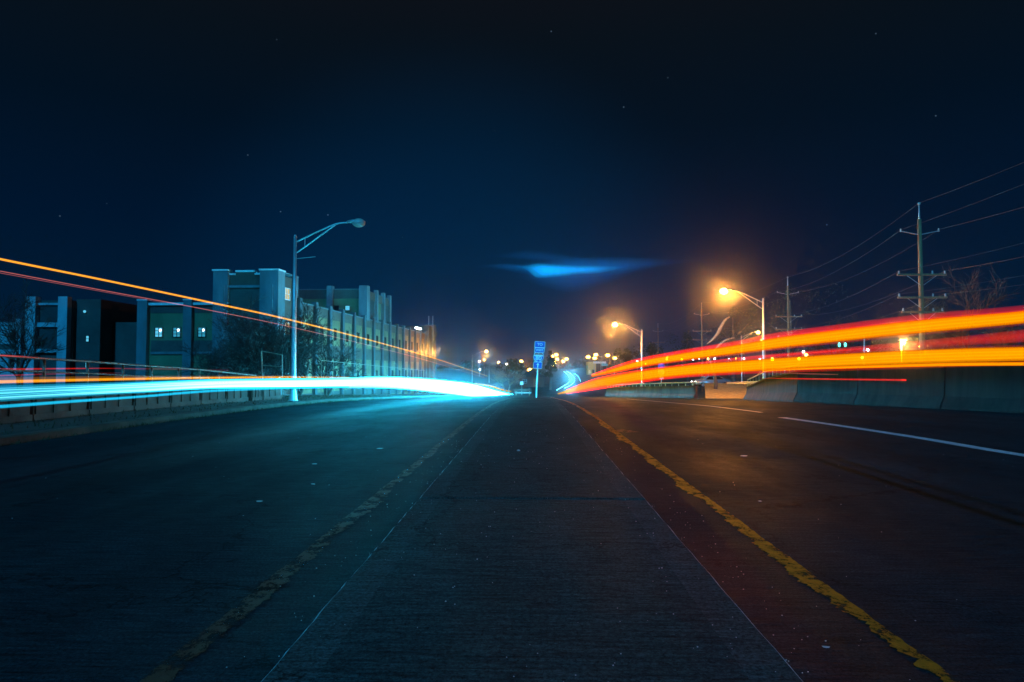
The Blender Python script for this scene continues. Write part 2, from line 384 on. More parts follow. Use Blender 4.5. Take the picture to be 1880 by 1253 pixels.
# white lane line bears away to the right with the slip road
p = [on_ground(1880, 838), on_ground(1660, 801), on_ground(1435, 767)]
def path_line(name, pts, w_, mat_):
    q = catmull([list(v) for v in pts], 14); bm = bmesh.new(); prev = None
    for i, v in enumerate(q):
        v = Vector(v); t = (Vector(q[min(i+1, len(q)-1)]) - Vector(q[max(i-1, 0)])); t.z = 0; t.normalize(); n = Vector((t.y, -t.x, 0))
        row = [bm.verts.new((a.x, a.y, gz(a.y) + .006)) for a in (v - n * w_ / 2, v + n * w_ / 2)]
        if prev: bm.faces.new((prev[0], prev[1], row[1], row[0]))
        prev = row
    return tag(obj(name, bm, mat_), kind='structure')
path_line('white_lane_line', [Vector((9.5, 6, 0)), *p], .3, M['white_paint'])
path_line('white_edge_line', [on_ground(1398, 758), on_ground(1300, 746), on_ground(1210, 738), on_ground(1150, 733)], .15, M['white_paint'])
path_line('yellow_patch', [on_ground(1127, 789), on_ground(1158, 795)], .45, M['yellow_old'])

# left kerb and verge
kb = bmesh.new(); prev = None
for y in [2 + i for i in range(0, 99)]:
    row = [kb.verts.new((x, y, gz(y) + z)) for x, z in ((-10.62, -.05), (-10.64, .15), (-10.68, .175), (-10.92, .175), (-10.93, .1))]
    if prev:
        for i in range(4): kb.faces.new((prev[i], prev[i+1], row[i+1], row[i]))
    prev = row
tag(obj('kerb', kb, M['warm_concrete']), kind='structure')

# ------------------------------------------------------------------ bridge parapet with railing, left
PX = -13.35
par = empty('concrete_parapet', (PX, 20, .2)); tag(par, 'low grey concrete parapet of upright blocks beyond the left kerb', 'parapet')
def vz(y): return gz(y) + verge(PX, y)
blocks = []
y = 4.0
while y < 31.2:
    blocks.append((y, y + 2.25)); y += 2.3
blocks += [(32.0, 33.2), (33.35, 35.8)]
for a, b in blocks:
    h0 = vz((a + b) / 2)
    bm = B((-.15, .15, a - 20, b - 20, h0 - .4, h0 + .16), (-.12, .10, a - 20 + .03, b - 20 - .03, h0 + .16, h0 + .72), (-.16, .15, a - 20 + .02, b - 20 - .02, h0 + .72, h0 + .82))
    for k in range(3):
        yy = a - 20 + .1 + k * (b - a - .2) / 3
        box(bm, .10, .135, yy, yy + .12, h0 + .161, h0 + .719)
    for v in bm.verts: v.co.z -= .2
    obj('parapet_block', bm, M['warm_concrete'], par)
rail = empty('bridge_railing', (PX, 20, 1)); tag(rail, 'rusty pipe railing with upright posts on top of the left concrete parapet', 'railing')
top = [at_x(px, py, PX) for px, py in ((-150, 643), (0, 653), (80, 659), (160, 664), (225, 669), (278, 673), (327, 676), (385, 681), (470, 690))]
loc = Vector((PX, 20, 1))
obj('top_rail', T([p - loc for p in top], .035), M['rust'], rail, True)
obj('lower_rail', T([p - loc - Vector((0, 0, .36 if p.y < 27 else .3)) for p in top[:-1]], .025), M['rust'], rail, True)
for px in (-60, 80, 160, 225, 278, 327, 366, 402):
    q = at_x(px, 700, PX); zz = None
    for a, b in zip(top, top[1:]):
        if a.y <= q.y <= b.y: zz = a.z + (b.z - a.z) * (q.y - a.y) / (b.y - a.y)
    obj('post', T([(0, q.y - 20, zz - .02 - 1), (0, q.y - 20, vz(q.y) + .75 - 1)], .04), M['rust'], rail, True)

# ------------------------------------------------------------------ street lamps
def make_lamp():
    r = empty('street_lamp', (0, 0, 0))
    obj('pole', T([(0, 0, 0), (0, 0, .05), (0, 0, 4), (0, 0, 8.0)], [.14, .13, .105, .075], 12), M['steel'], r, True)
    bp = bmesh.new(); tube(bp, [(0, 0, -.3), (0, 0, .12)], .24, 10); tube(bp, [(0, 0, .12), (0, 0, .6)], [.2, .14], 10)
    obj('base', bp, M['steel'], r)
    obj('cap', T([(0, 0, 7.98), (0, 0, 8.12)], [.09, .05], 10), M['steel'], r, True)
    up = catmull([[.02, 0, 7.75], [.9, 0, 8.17], [1.75, 0, 8.55], [2.15, 0, 8.67], [2.55, 0, 8.7]], 5)
    obj('arm', T(up, .04, 8), M['steel'], r, True)
    lo = catmull([[.02, 0, 7.2], [.7, 0, 7.68], [1.4, 0, 8.2], [1.95, 0, 8.58]], 5)
    obj('brace', T(lo, .033, 8), M['steel'], r, True)
    obj('strut', T([(.48, 0, 7.53), (.48, 0, 7.97)], .02, 6), M['steel'], r)
    h = bmesh.new(); ellipsoid(h, (2.95, 0, 8.73), (.48, .19, .12), 16, 10)
    for v in h.verts:
        if v.co.z < 8.69: v.co.z = 8.69
        if v.co.x < 2.75: v.co.y *= .7
    hd = obj('lamp_head', h, M['steel'], r, True)
    l = bmesh.new(); ellipsoid(l, (3.1, 0, 8.68), (.32, .25, .22), 14, 8)
    obj('lens', l, M['sodium'], hd, True)
    return r
proto = make_lamp()
LAMPS = []
def lamp(px_pole, py_top, d, flip, label, scale=1.0, power=0, far=False, off=False, first=False, rz=0.0, group='street lamps along the road'):
    top = at_y(px_pole, py_top, d)
    o = proto if first else copy_tree(proto)
    o.location = (top.x, top.y, top.z - 8.05 * scale); o.rotation_euler = (0, 0, math.pi + rz if flip else rz); o.scale = (scale,) * 3
    tag(o, label, 'street lamp', group)
    head = [c for c in o.children if c.name.startswith('lamp_head')][0]; lens = [c for c in head.children if c.name.startswith('lens')][0]
    if far or off:
        lens.data = lens.data.copy(); lens.data.materials[0] = M['sodium_far'] if far else M['lens_off']
        if far:
            for v in lens.data.vertices:
                c = Vector((3.1, 0, 8.66)); v.co = c + (v.co - c) * 2.9
    if power:
        ld = bpy.data.lights.new('bulb_or_glint', 'POINT'); ld.energy = power; ld.color = (1, .36, .04); ld.shadow_soft_size = .12
        lo = bpy.data.objects.new('bulb_or_glint', ld); COL.objects.link(lo); lo.parent = head; lo.location = (3.1, 0, 8.38)
    LAMPS.append(o); return o
lamp(1178, 606, 81, True, 'lit street lamp with glaring orange head on the right kerb, nearer the blue highway sign', power=6500, first=True)
lamp(1401, 549, 55, True, 'tallest lit street lamp, orange glare, standing behind the right wing wall', power=6500)
o = lamp(542, 434, 32.6, False, 'unlit street lamp on the left verge with its bent arm against the sky', off=True)
obj('bracket', T([(.05, 0, 6.95), (1.0, 0, 7.04)], .018, 6), M['steel'], o)
lamp(867, 651, 150, False, 'lit street lamp left of the road where the amber light line comes down', power=1300)
lamp(898, 669, 190, False, 'smaller lit street lamp just right of the first one on the far left roadside', scale=.85, power=900)
lamp(1361, 617, 112, False, 'thin lit street lamp behind the tallest one, its arm reaching right', scale=.95, power=3000, rz=.2)
FAR = [(957, 664, 300), (973, 680, 240), (1014, 655, 380), (1021, 652, 360), (1023, 660, 400), (1034, 664, 430), (1040, 660, 440), (1015, 672, 400), (1019, 666, 420),
       (1080, 656, 286), (1094, 652, 282), (1092, 658, 292), (1116, 653, 260), (1129, 658, 290)]
FL = ['far street lamp above the bare pink tree, upper left of the blue sign', 'low bright street lamp close left of the arrow sign', 'leftmost upper lamp of the far cluster right of the blue sign',
      'highest lamp of the far cluster right of the blue sign', 'middle lamp of the far cluster above the curving road', 'far lamp right over the top of the curving blue road', 'rightmost lamp of the far cluster above the curving road',
      'lowest bright lamp left of the curving road top', 'small lamp between two brighter ones left of the curving road', 'left lamp over the yellow lit shop', 'higher of the paired lamps over the yellow lit shop', 'lower of the paired lamps over the yellow lit shop',
      'bright lamp right of the yellow lit shop on its own pole', 'rightmost lamp of the far row beyond the yellow shop']
for (px, py, d), lb in zip(FAR, FL):
    s = .8 if d < 350 else .95
    flip = px > 1045
    off = 3.1 * s * F / d
    hgt = .62 * s * F / d
    lamp(px + (off if flip else -off), py + hgt, d, flip, lb, scale=s, far=True, power=6000 if px == 973 else 4500)

# ------------------------------------------------------------------ buildings, left
BA = -26.0; BR = -math.atan(.048)
main = empty('brick_building', (BA, 0, 0), BR); tag(main, 'long two storey brick factory building with a corner tower and rows of pilasters', 'building')
def bpart(name, m, *boxes): return obj(name, B(*boxes), m, main)
ZB = -5
# long wing along the road: x 0 is its road face
bpart('wall', M['wall_panel'], (-14, 0, 66, 131, ZB, 7.0))
bpart('frieze', M['brick'], (-14.02, .05, 66.02, 131.02, 7.0, 8.0))
bpart('coping', M['pillar'], (-.35, .12, 66, 131, 8.0, 8.12))
bpart('floor_band', M['brick'], (-.1, .06, 66.02, 131, 2.7, 4.1))
bpart('floor_band', M['dark_brick'], (-.1, .05, 66.02, 131, -2.2, -1.0))
n = 15; bay = 65 / n
for i in range(n + 1):
    y = 66 + i * bay
    bpart('pilaster', M['pier'], (-.2, .34, y - .32, y + .32, ZB, 8.45))
def window(parent, face, a, b, z0, z1, pos, pane, frame, nx=1, nz=2, depth=.12):
    """face 'x': in the road face at x=pos; face 'y': in a front face at y=pos (towards the camera)"""
    fw = .06; bx = []
    def bb(u0, u1, w0, w1, d0, d1):
        return (pos - d1, pos - d0, u0, u1, w0, w1) if face == 'xin' else ((pos + d0, pos + d1, u0, u1, w0, w1) if face == 'x' else (u0, u1, pos - d1, pos - d0, w0, w1))
    bx += [bb(a, b, z0, z0 + fw, 0, depth), bb(a, b, z1 - fw, z1, 0, depth), bb(a, a + fw, z0 + fw, z1 - fw, 0, depth), bb(b - fw, b, z0 + fw, z1 - fw, 0, depth)]
    for i in range(1, nx):
        u = a + (b - a) * i / nx; bx.append(bb(u - .025, u + .025, z0 + fw, z1 - fw, .0, depth - .03))
    for i in range(1, nz):
        v = z0 + (z1 - z0) * i / nz; bx.append(bb(a + fw, b - fw, v - .025, v + .025, .0, depth - .045))
    wf = obj('window', B(*bx), frame, parent)
    obj('pane', B(bb(a + fw * .5, b - fw * .5, z0 + fw * .5, z1 - fw * .5, .01, .03)), pane, wf)
    return wf
for i in range(n):
    yc = 66 + (i + .5) * bay
    if i > 0 : window(main, 'x', yc - .3, yc + .3, 4.7, 6.1, .0, M['glass_dark'], M['dark'])
    if i % 2 == 0 or i > 8: window(main, 'x', yc - .3, yc + .3, -.3, 1.3, .0, M['glass_dark'], M['dark'])
# left wing, facing the camera
bpart('wall', M['panel'], (-15.6, -6.2, 65.4, 80, ZB, 7.0))
bpart('frieze', M['dark_brick'], (-15.62, -6.2, 65.35, 80, 7.0, 7.75))
bpart('coping', M['cornice'], (-15.62, -6.2, 65.1, 65.6, 7.75, 8.0))
bpart('floor_band', M['dark_brick'], (-14.5, -6.2, 65.3, 65.5, 3.2, 4.3))
bpart('ledge', M['pillar'], (-14.5, -6.2, 65.22, 65.5, 2.95, 3.2))
for x0, x1 in ((-15.75, -14.75), (-11.05, -10.2)):
    bpart('pilaster', M['pillar'], (x0, x1, 64.9, 65.6, ZB, 8.2)); bpart('coping', M['cornice'], (x0 - .04, x1 + .04, 64.85, 65.6, 8.2, 8.32))
for x, pane in ((-13.75, M['win_white']), (-11.9, M['win_cool']), (-9.35, M['win_cool'])):  # panes glow in place of cyan reflections in the glass
    wf = window(main, 'y', x - .42, x + .42, 4.6, 5.6, 65.39, pane, M['dark'], 2, 3)
    bm = bmesh.new(); ellipsoid(bm, (x + .2, 65.24, 5.3), (.1, .03, .1), 8, 6); obj('bulb_or_glint', bm, M['white_lamp'], wf)  # glowing dot painting a bright reflection on the pane
# corner tower
TX0, TX1, TY0, TY1, TZ = -6.15, .02, 61.3, 66.0, 10.5
bpart('wall', M['dark_brick'], (TX0 + .4, TX1 - .3, TY0 + .35, TY1, ZB, 9.9))
bpart('pilaster', M['pillar'], (TX0, TX0 + 1.4, TY0, TY0 + .9, ZB, TZ)); bpart('pilaster', M['pillar'], (TX1 - 1.75, TX1, TY0, TY0 + 1.5, ZB, TZ))
bpart('pilaster', M['pillar'], (TX1 - .6, TX1, TY1 - 1.1, TY1 - .02, ZB, TZ - .1))
bpart('pilaster', M['pillar'], (TX0, TX0 + .4, TY0 + .9, TY1, ZB, TZ - .1))
bpart('corner_trim', M['pillar'], (TX1 - 1.2, TX1 - .5, TY0 - .1, TY0, ZB, 9.2)); bpart('corner_trim', M['pillar'], (TX0 + .35, TX0 + 1.15, TY0 - .1, TY0, ZB, 9.2))
bpart('coping', M['cornice'], (TX0 - .08, TX0 + 1.42, TY0 - .1, TY0 + .9, TZ, TZ + .14)); bpart('coping', M['cornice'], (TX1 - 1.8, TX1 + .08, TY0 - .1, TY0 + 1.5, TZ, TZ + .14))
bpart('coping', M['cornice'], (TX0 + 2.0, TX1 - 2.35, TY0 + .2, TY0 + .75, TZ - .1, TZ + .08)); bpart('coping', M['cornice'], (TX0 + 1.4, TX0 + 2.0, TY0 + .2, TY0 + .75, TZ - .35, TZ - .2)); bpart('coping', M['cornice'], (TX1 - 2.35, TX1 - 1.75, TY0 + .2, TY0 + .75, TZ - .35, TZ - .2))
bpart('frieze', M['brick'], (TX0 + 2.0, TX1 - 2.35, TY0 + .3, TY0 + .7, 9.2, TZ - .1)); bpart('frieze', M['brick'], (TX0 + 1.41, TX1 - 1.76, TY0 + .32, TY0 + .68, 9.2, TZ - .36))
bpart('ledge', M['pillar'], (TX0 + 1.4, TX1 - 1.75, TY0 + .15, TY0 + .4, 8.95, 9.2)); bpart('ledge', M['pillar'], (TX0 + 1.4, TX1 - 1.75, TY0 + .1, TY0 + .4, 4.1, 5.1)); bpart('ledge', M['pillar'], (TX0 + 1.4, TX1 - 1.75, TY0 + .15, TY0 + .4, -.2, .3))
bpart('side_panel', M['brick'], (TX1 - .35, TX1 - .2, TY0 + 1.5, TY1 - 1.1, 5.0, 10.2)); bpart('side_panel', M['pillar'], (TX1 - .35, TX1 - .18, TY0 + 1.5, TY1 - 1.1, 4.0, 5.0)); bpart('side_panel', M['brick'], (TX1 - .35, TX1 - .2, TY0 + 1.5, TY1 - 1.1, ZB, 4.0))
bpart('coping', M['pillar'], (TX1 - .6, TX1 + .06, TY0 + 1.5, TY1, 10.4, 10.52))
window(main, 'x', TY0 + 1.75, TY0 + 2.95, 8.0, 9.15, TX1 - .2, M['win_warm'], M['cornice'], 2, 2)
window(main, 'x', TY0 + 1.75, TY0 + 2.95, 4.7, 5.9, TX1 - .17, M['win_warm'], M['cornice'], 2, 2)
window(main, 'x', TY0 + 1.75, TY0 + 2.95, 1.0, 2.2, TX1 - .2, M['win_cool'], M['cornice'], 2, 2)
# upper block
bpart('upper_wall', M['panel'], (-20, -.3, 89.5, 101, 7.9, 10.8)); bpart('upper_frieze', M['dark_brick'], (-20.02, -.28, 89.45, 101.02, 10.8, 12.0)); bpart('frieze', M['brick'], (-.28, -.1, 90.3, 101, 10.8, 11.9))
bpart('coping', M['pillar'], (-20, -.2, 89.4, 89.9, 12.0, 12.1))
bpart('pilaster', M['pillar'], (-5.4, -4.6, 89.1, 89.9, 7.9, 12.5)); bpart('pilaster', M['pillar'], (-1.0, .1, 89.0, 90.3, 7.9, 12.5))
for y in (93.9, 97.6, 101): bpart('pilaster', M['pillar'], (-.3, .2, y - .3, y + .3, 7.9, 12.4))
bpart('side_panel', M['dark'], (-.3, -.2, 90.3, 93.6, 8.0, 10.8)); bpart('side_panel', M['dark'], (-.3, -.2, 97.9, 100.7, 8.0, 10.8))
window(main, 'y', -3.0, -2.3, 9.2, 9.9, 89.49, M['win_white'], M['dark'], 1, 1); window(main, 'y', -4.5, -3.8, 9.2, 9.9, 89.49, M['glass_dark'], M['dark'], 1, 1)
bpart('lean_to_roof', M['cornice'], (-20, -5.4, 87.2, 89.4, 8.05, 8.2))
# far stair tower and masts
bpart('stair_tower', M['dark_brick'], (-6, .6, 128, 134, ZB, 9.6)); bpart('stair_tower', M['pillar'], (-1, .9, 131.1, 133.5, ZB, 10.0))
for x in (-.4, .4): obj('mast', T([(x, 132.5, 10), (x, 132.5, 11.8)], .08, 6), M['steel'], main)
fl = obj('floodlight', B((.1, .5, 118, 121.5, 8.5, 8.75)), M['white_lamp'], main)
for yy, pw in ((113, 500), (118, 800), (123, 800), (128, 500)):  # added orange fill lights before the far wall, without lamp bodies
    ld = bpy.data.lights.new('wall_fill', 'POINT'); ld.energy = pw; ld.color = (1, .42, .05); ld.shadow_soft_size = .2
    lo = bpy.data.objects.new('wall_fill', ld); COL.objects.link(lo); lo.parent = main; lo.location = (2.2, yy, 4.5)

# second building, far left
FB = 78.0
fb = empty('office_block', (0, FB, 0)); tag(fb, 'pale pillared office block with blue lit ledges at the far left', 'building')
def fx(px): return at_y(px, 600, FB).x
def fz(py): return at_y(100, py, FB).z
def fpart(name, m, px0, px1, y0, y1, py0, py1):
    return obj(name, B((fx(px0), fx(px1), y0, y1, fz(py1), fz(py0))), m, fb)
fpart('wall', M['dark_brick'], 60, 133, 0, 12, 552, 760)
for a, b in ((55, 73), (114, 131)): fpart('pillar', M['pillar_bright'], a, b, -.8, .0, 546, 760)
fpart('ledge', M['pillar_bright'], 73, 114, -.4, .0, 557, 561); fpart('ledge', M['pillar_bright'], 73, 114, -.5, .0, 593, 601); fpart('ledge', M['pillar_bright'], 73, 114, -.5, .0, 641, 648)
fpart('recess_panel', M['dark'], 74, 113, -.15, -.0, 562, 592); fpart('recess_panel', M['dark'], 74, 113, -.15, -.0, 602, 640)
fpart('side_block', M['dark_brick'], 133, 178, .6, 12, 549, 760); fpart('low_wing', M['dark_brick'], 178, 238, 3, 12, 589, 760)
fpart('low_wing', M['pillar_bright'], -140, 55, .4, 10, 597, 632); fpart('low_wing', M['dark_brick'], -140, 55, .5, 10, 632, 642); fpart('low_wing', M['pillar_bright'], -140, 55, .4, 10, 642, 760); fpart('coping', M['pillar_bright'], -140, 55, .2, .9, 592, 597)
fpart('pillar', M['pillar_bright'], 31, 41, -.2, .4, 586, 760)
for px0, px1, py0, py1, m in ((152, 159, 616, 628, 'win_white'), (152, 157, 664, 676, 'win_white'), (15, 26, 610, 625, 'glass_dark'), (15, 26, 658, 674, 'glass_dark'), (49, 54, 612, 626, 'glass_dark')):
    window(fb, 'y', fx(px0) , fx(px1), fz(py1), fz(py0), .6 if px0 > 100 else .4, M[m], M['dark'], 1, 2, .1)
bm = bmesh.new(); ellipsoid(bm, (fx(151), .35, fz(572)), (.16, .16, .16), 8, 6); obj('wall_lamp', bm, M['win_white'], fb)

# ------------------------------------------------------------------ bare trees
def bare_tree(name, base, h, label, seed, spread=.9, levels=5, lean=(0, 0), trunk_r=None, mat_t=None, mat_c=None, group=None, kids=(2, 4), multi=1, cat='tree'):
    rnd = random.Random(seed)
    r = empty(name, base, 0, label, cat, group)
    tb = bmesh.new(); cb = bmesh.new()
    tr = trunk_r or h * .018
    def grow(p, d, L, rad, lv):
        pts = [p.copy()]; rs = [rad]; q = p.copy(); dd = d.copy(); nseg = 4 if lv < 3 else 3
        for s in range(nseg):
            dd = (dd + Vector((rnd.uniform(-1, 1), rnd.uniform(-1, 1), rnd.uniform(-.4, .8))) * .16).normalized()
            q = q + dd * (L / nseg); pts.append(q.copy()); rs.append(rad * (1 - .42 * (s + 1) / nseg))
        tube(tb if lv == 0 else cb, pts, rs, 6 if lv < 2 else (4 if lv < 3 else 3), cap=False)
        if lv >= levels: return
        for k in range(rnd.randint(*kids) + (2 if lv < 2 else 1)):
            i = rnd.randint(1 if lv else 2, nseg)
            ax = dd.orthogonal().normalized(); ax.rotate(Quaternion(dd, rnd.uniform(0, 6.283)))
            nd = dd.copy(); nd.rotate(Quaternion(ax, rnd.uniform(.3, .9) * spread))
            grow(pts[i], nd, L * rnd.uniform(.55, .82), max(rs[i] * .62, .014), lv + 1)
    for k in range(multi):
        a = k * 6.283 / multi + rnd.uniform(0, 1)
        d0 = Vector((lean[0] + (.45 * math.cos(a) if multi > 1 else 0), lean[1] + (.45 * math.sin(a) if multi > 1 else 0), 1)).normalized()
        grow(Vector((0, 0, -.3)), d0, h * .36, tr, 0)
    obj('trunk', tb, mat_t or M['bark'], r); obj('crown', cb, mat_c or M['twig'], r)
    return r
def gpt(px, d, dz=0): 
    p = at_y(px, 680, d); return (p.x, d, gz(d) + verge(p.x, d) + dz)
bare_tree('bare_tree', gpt(36, 45), 8.6, 'bare leafless tree in front of the blue lit office block', 3, .85, 5, mat_c=M['dark_twig'], group='bare trees on the left')
bare_tree('bare_tree', gpt(470, 46), 7.4, 'broad bare shrub tree before the brick tower, left of the unlit lamp', 5, 1.05, 5, multi=3, mat_c=M['dark_twig'], group='bare trees on the left')
bare_tree('bare_tree', gpt(545, 50), 8.4, 'bare bushy tree behind the unlit street lamp pole', 8, 1.05, 5, multi=3, mat_c=M['dark_twig'], group='bare trees on the left')
bare_tree('bare_tree', gpt(402, 44), 5.2, 'small bare tree spreading in front of the left wing windows', 11, 1.1, 4, multi=3, mat_c=M['dark_twig'], group='bare trees on the left')
bare_tree('bare_tree', gpt(600, 56), 6.4, 'bare bush at the near end of the pilastered long wall', 12, 1.1, 4, multi=3, mat_c=M['dark_twig'], group='bare trees on the left')
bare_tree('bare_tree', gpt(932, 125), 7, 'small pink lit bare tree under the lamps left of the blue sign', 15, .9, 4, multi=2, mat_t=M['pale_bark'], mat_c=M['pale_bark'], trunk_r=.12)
t = at_y(1785, 640, 62)
bare_tree('bare_tree', (t.x, 62, .6), 10.5, 'tall sparse bare tree behind the right utility pole', 21, .9, 5, mat_c=M['twig'], group='bare trees on the right')
for px, d, h, sd, lb in ((1725, 74, 9, 22, 'brown bare bush tree left of the tall sparse tree'), (1850, 60, 7.5, 23, 'brown bare bush tree at the right edge above the orange trail'), (1545, 105, 11, 24, 'thin bare tree above the green traffic signals')):
    t = at_y(px, 640, d); bare_tree('bare_tree', (t.x, d, .5), h, lb, sd, 1.0, 5, multi=2, group='bare trees on the right')
# a tree with pale bent limbs lit by the lamp beside it
t = at_y(1312, 660, 66)
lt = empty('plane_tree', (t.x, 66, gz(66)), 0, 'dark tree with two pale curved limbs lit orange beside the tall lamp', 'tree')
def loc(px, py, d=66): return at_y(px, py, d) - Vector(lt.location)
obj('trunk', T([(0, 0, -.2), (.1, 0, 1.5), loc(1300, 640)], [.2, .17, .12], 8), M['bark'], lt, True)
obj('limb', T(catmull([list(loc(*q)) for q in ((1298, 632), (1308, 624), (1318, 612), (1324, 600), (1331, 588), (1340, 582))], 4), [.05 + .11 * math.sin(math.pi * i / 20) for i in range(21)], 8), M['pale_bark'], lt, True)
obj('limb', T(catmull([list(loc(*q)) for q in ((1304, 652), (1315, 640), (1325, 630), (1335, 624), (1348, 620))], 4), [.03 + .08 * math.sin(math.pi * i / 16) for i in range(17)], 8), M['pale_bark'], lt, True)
cb = bmesh.new(); rnd = random.Random(4)
for k in range(70):
    a = Vector(loc(1300 + rnd.uniform(-10, 60), rnd.uniform(590, 660))); d = Vector((rnd.uniform(-1, 1), rnd.uniform(-1, 1), rnd.uniform(-.2, 1)))
    tube(cb, [a, a + d * .5, a + d * rnd.uniform(.7, 1.3) + Vector((0, 0, .2))], [.02, .012, .006], 3, False)
obj('crown', cb, M['twig'], lt)

def leafy_tree(name, px, d, py_top, wpx, label, seed, group=None, n=1100, kind=None):
    rnd = random.Random(seed); top = at_y(px, py_top, d); base = Vector((top.x, d, gz(d) + (verge(top.x, d)))); H = top.z - base.z; W = wpx * d / F / 2
    r = empty(name, base, 0, label, 'tree', group)
    tb = bmesh.new(); tube(tb, [(0, 0, -.3), (.1, 0, H * .4), (0, .1, H * .85)], [H * .03, H * .02, H * .006], 7, False)
    for k in range(7):
        z = H * rnd.uniform(.25, .6); a = rnd.uniform(0, 6.28); tube(tb, [(0, 0, z), (math.cos(a) * W * .6, math.sin(a) * W * .6, z + H * .2)], [H * .01, H * .003], 5, False)
    obj('trunk', tb, M['bark'], r)
    cb = bmesh.new()
    lobes = [(Vector((rnd.gauss(0, .42) * W, rnd.gauss(0, .42) * W, H * rnd.uniform(.3, .88))), rnd.uniform(.22, .42) * W) for _ in range(16)] + [(Vector((0, 0, H * .9)), .22 * W)]
    for k in range(n):
        c, rr = rnd.choice(lobes); v = Vector((rnd.gauss(0, 1), rnd.gauss(0, 1), rnd.gauss(0, 1))).normalized() * rr * rnd.uniform(.5, 1.08)
        p = c + v; p.z = min(p.z, H); s = rnd.uniform(.10, .24) * max(1, d / 120)
        a = Vector((rnd.uniform(-1, 1), rnd.uniform(-1, 1), rnd.uniform(-1, 1))).normalized(); b = a.orthogonal().normalized()
        cb.faces.new([cb.verts.new(p + q) for q in (a * s, b * s * .6, -a * s, -b * s * .6)])
    obj('crown', cb, M['leaf'], r); return r
for px, d, top, wd, lb, sd in ((1450, 135, 522, 130, 'big dark tree behind the second utility pole', 31), (1345, 140, 560, 110, 'dark tree crown behind the tallest street lamp', 32), (1262, 150, 605, 80, 'low dark tree behind the third utility pole', 33),
                               (1010, 150, 640, 30, 'dark narrow evergreen right of the blue highway sign', 34), (1195, 190, 628, 70, 'dark round tree behind the right kerb lamp', 35), (1600, 120, 600, 90, 'dark tree over the lit traffic signals on the right', 36), (945, 200, 660, 60, 'dark broad tree behind the far left lamps', 37),
                               (1150, 260, 640, 50, 'dark tree right of the yellow lit shop', 38)):
    leafy_tree('dark_tree', px, d, top, wd, lb, sd, 'dark trees beyond the road')
# far-off wood along the skyline
fw_ = bmesh.new(); rnd = random.Random(9)
for k in range(9000):
    x = rnd.uniform(-420, 420); y = 560 + rnd.uniform(0, 60); hh = 7 + 4 * math.sin(x * .03) + 3 * math.sin(x * .11 + 1) + 2 * math.sin(x * .31)
    p = Vector((x, y, gz(y) + rnd.uniform(0, 1) * hh)); s = rnd.uniform(.6, 1.5); a = Vector((rnd.uniform(-1, 1), rnd.uniform(-1, 1), rnd.uniform(-1, 1))).normalized(); b = a.orthogonal().normalized()
    fw_.faces.new([fw_.verts.new(p + q) for q in (a * s, b * s * .7, -a * s, -b * s * .7)])
tag(obj('far_wood', fw_, M['leaf']), 'dark far-off wood along the skyline behind the road', 'wood', kind='stuff')

# ------------------------------------------------------------------ utility poles and wires
def utility(px, py_top, d, arms, label):
    tip = at_y(px, py_top, d); base = Vector((tip.x, d, gz(d) + verge(tip.x, d) - .3)); k = d / F
    r = empty('utility_pole', base, 0, label, 'utility pole', 'utility poles on the right'); H = tip.z - base.z
    obj('pole', T([(0, 0, 0), (0, 0, H * .5), (0, 0, H - 31 * 50 / F)], [.2, .17, .13], 10), M['wood'], r, True)
    obj('spike', T([(0, 0, H - 31 * 50 / F - .3), (0, 0, H - .15)], [.07, .045], 8), M['steel'], r, True)
    bm = bmesh.new(); ellipsoid(bm, (0, 0, H - .1), (.12, .12, .1), 8, 6); obj('insulator', bm, M['porcelain'], r)
    for zoff, half, kind in arms:
        z = H - zoff
        if kind == 'v':
            am = bmesh.new(); tube(am, [(-half, 0, z + .25), (-.1, 0, z)], .035, 6); tube(am, [(.1, 0, z), (half, 0, z + .25)], .035, 6); ao = obj('crossarm', am, M['steel'], r)
            xs = (-half, half)
            zi = z + .3
        else:
            ao = obj('crossarm', B((-half, half, -.21, -.09, z - .07, z + .07)), M['wood'], r); xs = (-half + .12, .75, half - .12); zi = z + .16
            bm = bmesh.new()
            for s in (-1, 1): tube(bm, [(s * half * .6, -.15, z - .07), (s * .12, -.15, z - .75)], .022, 5)
            obj('brace', bm, M['steel'], r)
        for x in xs:
            bm = bmesh.new(); tube(bm, [(x, -.15 if kind != 'v' else 0, zi - .1), (x, -.15 if kind != 'v' else 0, zi + .12)], [.07, .05], 7); obj('insulator', bm, M['porcelain'], ao)
    return r
ARMS = [(2.35, 1.35, 'v'), (5.3, 1.75, 'b'), (6.95, 1.75, 'b'), (8.0, 1.5, 'b')]
utility(1687, 372, 50, ARMS, 'tallest wooden utility pole with three crossarms, at the right')
utility(1446, 508, 90, ARMS, 'second wooden utility pole, right of the tallest street lamp')
utility(1288, 556, 127, ARMS[:3], 'third utility pole between the two bright street lamps')
utility(1208, 594, 190, ARMS[:2], 'farthest thin utility pole right of the kerb lamp')
poles = [(at_y(1687, 372, 50)), at_y(1446, 508, 90), at_y(1288, 556, 127), at_y(1208, 594, 190)]
WL = ['topmost power wire running pole tip to pole tip', 'second power wire on the left of the steel V arms', 'power wire on the right of the steel V arms', 'power wire on the left end of the upper wooden crossarms',
      'power wire on the right end of the upper wooden crossarms', 'power wire on the left end of the second wooden crossarms', 'power wire on the right end of the second wooden crossarms']
